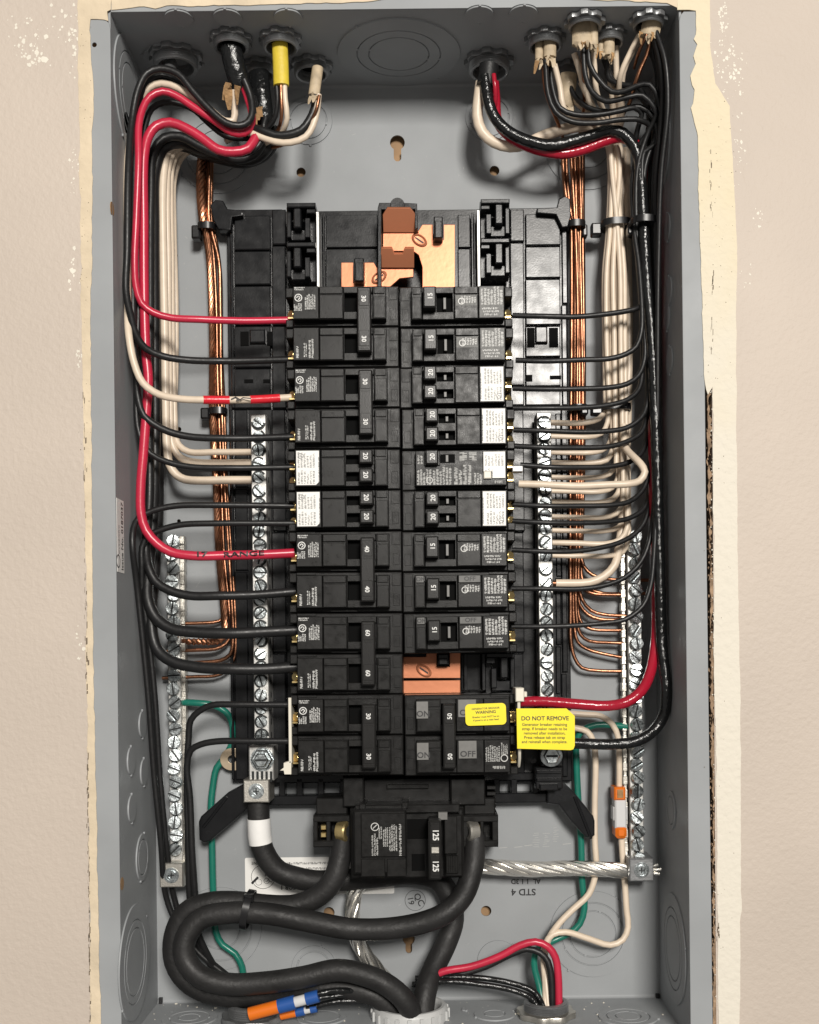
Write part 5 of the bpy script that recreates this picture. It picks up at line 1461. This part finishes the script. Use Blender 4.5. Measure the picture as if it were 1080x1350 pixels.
# ------------------------------------------------------------------ cable connectors in the top wall
def top_connector(label, px, py, ro, protr=7.5, m='cast', d=None):
    c = HV(px, py, VT - protr)
    if c.z > DF - ro - 1: c = H(px, py, DF - ro - 1); c = Vector((c.x, VT, c.z))
    t = thing('cable_connector', label, 'cable connector', (c.x, VT, c.z), 'cable connectors in the top wall')
    T = Matrix.Translation((c.x, VT, c.z)) @ TOPT
    g = Geo(); g.T = T
    n = 20
    pts = []
    for i in range(n * 2):
        a = math.pi * i / n
        rr = ro * (1.0 if i % 5 < 3 else .86)
        pts.append((rr * math.cos(a), rr * math.sin(a)))
    plate(g, [pts, circle(0, 0, ro * .62, 24)], .2, 3.6, .3)
    g.build('locknut', M[m], t)
    g = Geo(); g.T = T
    prof = [(ro * .66, .5)]
    for k in range(4): prof += [(ro * .82, 3.8 + k * (protr - 4) / 4), (ro * .77, 3.8 + (k + .5) * (protr - 4) / 4)]
    prof += [(ro * .80, protr), (ro * .74, protr + .5), (ro * .66, protr), (ro * .62, protr - 3)]
    g.lathe(prof, 28, closed=True)
    g.build('threaded_throat', M[m], t)
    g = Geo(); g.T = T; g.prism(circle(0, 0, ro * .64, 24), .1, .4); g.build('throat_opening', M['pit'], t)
    return c
top_connector('wide dark connector at far top left behind the wire arches', 232, 90, 18.5, 9)
top_connector('connector at top left holding the black cable with torn brown paper', 305, 64, 14.5)
top_connector('connector half hidden behind the yellow cable', 343, 100, 13)
top_connector('connector at top holding the yellow cable', 370, 64, 14.5)
top_connector('connector right of the yellow cable with empty black mouth', 411, 99, 15)
top_connector('wide connector right of centre with glossy black cable', 645, 96, 17.5, 9)
top_connector('connector holding two short cream cables, right of centre', 719, 63, 14)
top_connector('low connector behind the long cream cables at right', 749, 103, 12.5)
top_connector('connector nearest the front lip with the long cream cable', 771, 25, 13.5, 6)
top_connector('connector with a small cream cable deep at top right', 803, 58, 12)
top_connector('connector nearest the top right corner', 855, 30, 12.5, 6)
# sheaths coming out of them
def sheath(label, m, dia, pts, name='cable_sheath', flat=1.0):
    return wire(label, m, dia, pts, name=name, cat='cable sheath', n=14, flat=flat)
sheath('yellow cable sheath ending square above its bare wires', 'yellowsheath', 21, [(369, 58, 66), (370, 80, 66), (371, 113, 66)], flat=.7)
sheath('cream cable sheath under the connector with the empty mouth', 'sheath', 15, [(419, 90, 60), (417, 104, 62), (414, 126, 62)], flat=.8)
o, _, _ = sheath('thick black cable sheath with torn paper at its end', 'glossblack', 29, [(304, 60, 66), (308, 80, 64), (314, 102, 61), (318, 116, 58)], flat=.75)
g = Geo()
r = random.Random(13)
for k in range(7):
    x, y = r.uniform(298, 316), r.uniform(106, 120)
    p = H(x, y, 64 + r.uniform(-3, 4)); q = H(x + r.uniform(-10, 5), y + r.uniform(10, 30), 60 + r.uniform(-3, 3)); 
    wv = Vector((r.uniform(1.2, 3), r.uniform(-.6, .6), r.uniform(-1, 1)))
    g.add([p - wv, p + wv, (p + q) / 2 + wv * .9 + Vector((0, 0, .8)), q + wv * .3, q - wv * .4, (p + q) / 2 - wv * .8], [(0, 1, 2, 5), (5, 2, 3, 4)])
g.build('torn_paper', M['kraft'], o)
o, _, _ = sheath('black cable sheath hanging behind the yellow cable', 'glossblack', 26, [(342, 96, 44), (344, 120, 46), (348, 150, 44), (350, 166, 40)], flat=.7)
g = Geo()
for k in range(4):
    x, y = r.uniform(336, 344), r.uniform(140, 150)
    p = H(x, y, 56); q = H(x + r.uniform(-3, 4), y + r.uniform(8, 18), 55); wv = Vector((r.uniform(1, 1.8), 0, .3))
    g.add([p - wv, p + wv, q + wv * .5, q - wv * .5], [(0, 1, 2, 3)])
g.build('torn_paper', M['kraft'], o)
sheath('grey stub of cable in the wide far left connector', 'cast', 17, [(226, 84, 44), (222, 96, 50), (212, 106, 54)])
sheath('short left cream cable of the pair right of centre', 'sheath', 11, [(711, 56, 62), (711, 79, 63)], flat=.8)
sheath('short right cream cable of the pair right of centre', 'sheath', 17, [(725, 54, 64), (725, 76, 65)], flat=.7)
sheath('long cream cable hanging from front connector at right', 'sheath', 30, [(769, 20, 76), (769, 60, 77)], flat=.5)
sheath('second fold of the long cream cable beside it', 'sheath', 12, [(782, 20, 78), (783, 66, 78)], flat=.8)
sheath('cream cable in the low connector behind, split open', 'sheath', 22, [(750, 98, 46), (749, 112, 46), (746, 140, 42), (748, 148, 40)], flat=.6)
sheath('small cream cable deep in the right corner, left one', 'sheath', 9, [(793, 52, 66), (792, 70, 66)])
sheath('small cream cable deep in the right corner, right one', 'sheath', 15, [(803, 50, 68), (803, 74, 68)], flat=.75)
sheath('wide cream cable bent outward in the top right corner', 'sheath', 26, [(862, 20, 82), (856, 48, 80)], flat=.6)
o, _, _ = sheath('black jacket covering the three wires under the right centre connector', 'blackwire', 26, [(645, 86, 50), (643, 104, 50), (641, 113, 50)], flat=.8)

def torn(o, x, y, d, wpx, n, m, seed, lmin=4, lmax=12, name='torn_paper'):
    r = random.Random(seed); g = Geo()
    for k in range(n):
        px, py = x + r.uniform(-.5, .5) * wpx, y + r.uniform(-5, 1)
        p = H(px, py, d + r.uniform(-3, 4)); q = H(px + r.uniform(-4, 4), py + r.uniform(lmin, lmax), d + r.uniform(-3, 4))
        wv = Vector((r.uniform(.7, 1.8), r.uniform(-.4, .4), r.uniform(-.8, .8)))
        md = (p + q) / 2 + Vector((r.uniform(-.5, .5), 0, r.uniform(.2, 1)))
        g.add([p - wv, p + wv, md + wv * .9, q + wv * .3, q - wv * .4, md - wv * .8], [(0, 1, 2, 5), (5, 2, 3, 4)])
    g.build(name, M[m], o)
for o in [o for o in COL.objects if o.get('category') == 'cable sheath' and 'cream' in o.get('label', '')]:
    lab = o['label']
    spec = {'cream cable sheath under': (414, 126, 63, 12, 5), 'short left cream': (711, 79, 64, 9, 4), 'short right cream': (725, 76, 66, 14, 6), 'long cream': (769, 58, 80, 26, 8), 'second fold': (783, 62, 79, 8, 4),
            'cream cable in the low': (747, 140, 46, 18, 6), 'small cream cable deep in the right corner, left': (793, 69, 67, 7, 3), 'small cream cable deep in the right corner, right': (803, 73, 69, 12, 5), 'wide cream': (852, 46, 83, 20, 8)}
    for k, v in spec.items():
        if lab.startswith(k):
            torn(o, *v[:4], v[4], 'sheath', len(lab)); torn(o, *v[:4], max(1, v[4] // 3), 'kraft', len(lab) + 9, 6, 20)
# ------------------------------------------------------------------ fittings in the bottom wall
def bottom_fitting(label, px, py, ro, hgt, m, name='conduit_fitting', ribs=False):
    c = HV(px, py, VB + hgt)
    t = thing(name, label, 'conduit fitting', (c.x, VB, c.z))
    T = Matrix.Translation((c.x, VB, c.z)) @ BOTT
    return t, T, c
t, T, c = bottom_fitting('large grey plastic bushing round the heavy cables at the bottom', 541, 1324, 26, 9, 'pvc', 'plastic_bushing')
g = Geo(); g.T = T
g.lathe([(26, .2), (26, 6), (25.4, 8), (24, 9.2), (22, 9.2), (20.6, 8), (20, 6), (20, .2)], 48, closed=True)
g.build('bushing_ring', M['pvc'], t)
for k in range(20):
    g = Geo(); a = 2 * math.pi * k / 20
    g.T = T @ Matrix.Rotation(a, 4, 'Z')
    g.box(25.7, 27.3, -1.3, 1.3, .2, 6.6, .3); g.build('rib', M['pvc'], t)
g = Geo(); g.T = T; g.prism(circle(0, 0, 20.2, 30), .1, .5); g.build('bushing_opening', M['pit'], t)
def metal_fit(label, px, py, ro, hgt):
    t, T, c = bottom_fitting(label, px, py, ro, hgt, 'cast')
    g = Geo(); g.T = T
    pts = []
    for i in range(48):
        a = 2 * math.pi * i / 48
        pts.append((ro * 1.32 * (1 if (i // 3) % 2 else .92) * math.cos(a), ro * 1.32 * (1 if (i // 3) % 2 else .92) * math.sin(a)))
    plate(g, [pts, circle(0, 0, ro * .7, 24)], .2, 4.2, .4); g.build('locknut', M['lug' if px > 600 else 'cast'], t)
    g = Geo(); g.T = T
    prof = [(ro * .75, .5)]
    for k in range(5): prof += [(ro, 4.4 + k * (hgt - 5) / 5), (ro * .93, 4.4 + (k + .5) * (hgt - 5) / 5)]
    prof += [(ro * .97, hgt - .4), (ro * .9, hgt), (ro * .78, hgt), (ro * .74, hgt - 4)]
    g.lathe(prof, 36, closed=True); g.build('threaded_throat', M['cast'], t)
    g = Geo(); g.T = T; g.prism(circle(0, 0, ro * .76, 24), .1, .5); g.build('throat_opening', M['pit'], t)
metal_fit('threaded metal fitting at bottom right with red and white wires', 720, 1319, 15.5, 10.5)
metal_fit('threaded metal fitting hidden under the heavy cable loop at bottom left', 333, 1322, 16.5, 12)

# ------------------------------------------------------------------ cable ties
TIES = 'black nylon cable ties'
def tie(label, cx, cy, wpx, dmid, rd, head, d_head, tilt=0, band=8.5, vertical=False):
    c = H(cx, cy, dmid)
    t = thing('cable_tie', label, 'cable tie', c, TIES)
    hw = wpx / 2 * mmpx(dmid)
    g = Geo()
    bw = band * mmpx(dmid) / 2
    n = 26
    rings = []
    T = Matrix.Translation(c) @ Matrix.Rotation(R(tilt), 4, 'Z')
    g.T = T
    prof = []
    vs, fs = [], []
    for z, k in ((-bw, 1.0), (-bw, 1.12), (bw, 1.12), (bw, 1.0)):
        for i in range(n):
            a = 2 * math.pi * i / n
            ca, sa = math.cos(a), math.sin(a)
            sq = .72
            x = (hw + .9 * (k - 1) / .12) * math.copysign(abs(ca) ** sq, ca)
            y = (rd + .9 * (k - 1) / .12) * math.copysign(abs(sa) ** sq, sa)
            vs.append((x, z, y))
    for k in range(4):
        for i in range(n):
            j = (i + 1) % n; q = (k + 1) % 4
            fs.append((k * n + i, k * n + j, q * n + j, q * n + i))
    g.add(vs, fs)
    g.build('band', M['tie'], t)
    g = Geo()
    pbox(g, *head, d_head - 7, d_head, 1.2, .8)
    g.build('head', M['tie'], t)
tie('cable tie round the left copper bundle near the top', 273, 301, 20, 14, 6.5, (252, 264, 296, 314), 18)
tie('cable tie round the left copper bundle under the red taped wire', 288, 543, 20, 12, 6, (264, 276, 537, 552), 16)
tie('cable tie round the right copper bundle near the top', 759, 299, 22, 11, 8, (768, 775, 295, 311), 14)
tie('wide cable tie round the right white bundle near the top', 812, 297, 36, 25, 9, (780, 794, 293, 309), 24, 2)
tie('cable tie round the black loom beside the right white bundle', 847, 299, 34, 40, 16, (828, 834, 296, 308), 44, -2)
tie('cable tie low on right copper bundle, mostly hidden by a black wire', 762, 540, 22, 12, 8, (766, 776, 533, 546), 22)
tie('cable tie joining the right whites above the neutral bar', 812, 538, 36, 25, 8, (780, 796, 533, 546), 26)
c = H(327, 1199, 51)
t = thing('cable_tie', 'cable tie strapping the two heavy black cables together at the bottom left', 'cable tie', c, TIES)
g = Geo(); g.T = Matrix.Translation(c) @ Matrix.Rotation(R(-12), 4, 'Z')
n = 28; vs = []; fs = []
for x, k in ((-2.3, 0), (-2.3, 1.0), (2.3, 1.0), (2.3, 0)):
    for i in range(n):
        a = 2 * math.pi * i / n
        vs.append((x, (12.2 + k) * math.copysign(abs(math.cos(a)) ** .8, math.cos(a)), (14.8 + k) * math.copysign(abs(math.sin(a)) ** .8, math.sin(a))))
for k in range(4):
    for i in range(n):
        j = (i + 1) % n; q = (k + 1) % 4
        fs.append((k * n + i, k * n + j, q * n + j, q * n + i))
g.add(vs, fs); g.build('band', M['tie'], t)
g = Geo(); pbox(g, 321, 333, 1180, 1190, 55, 62, 1); g.build('head', M['tie'], t)
for o in COL.objects:
    if '_r' in o: del o['_r']
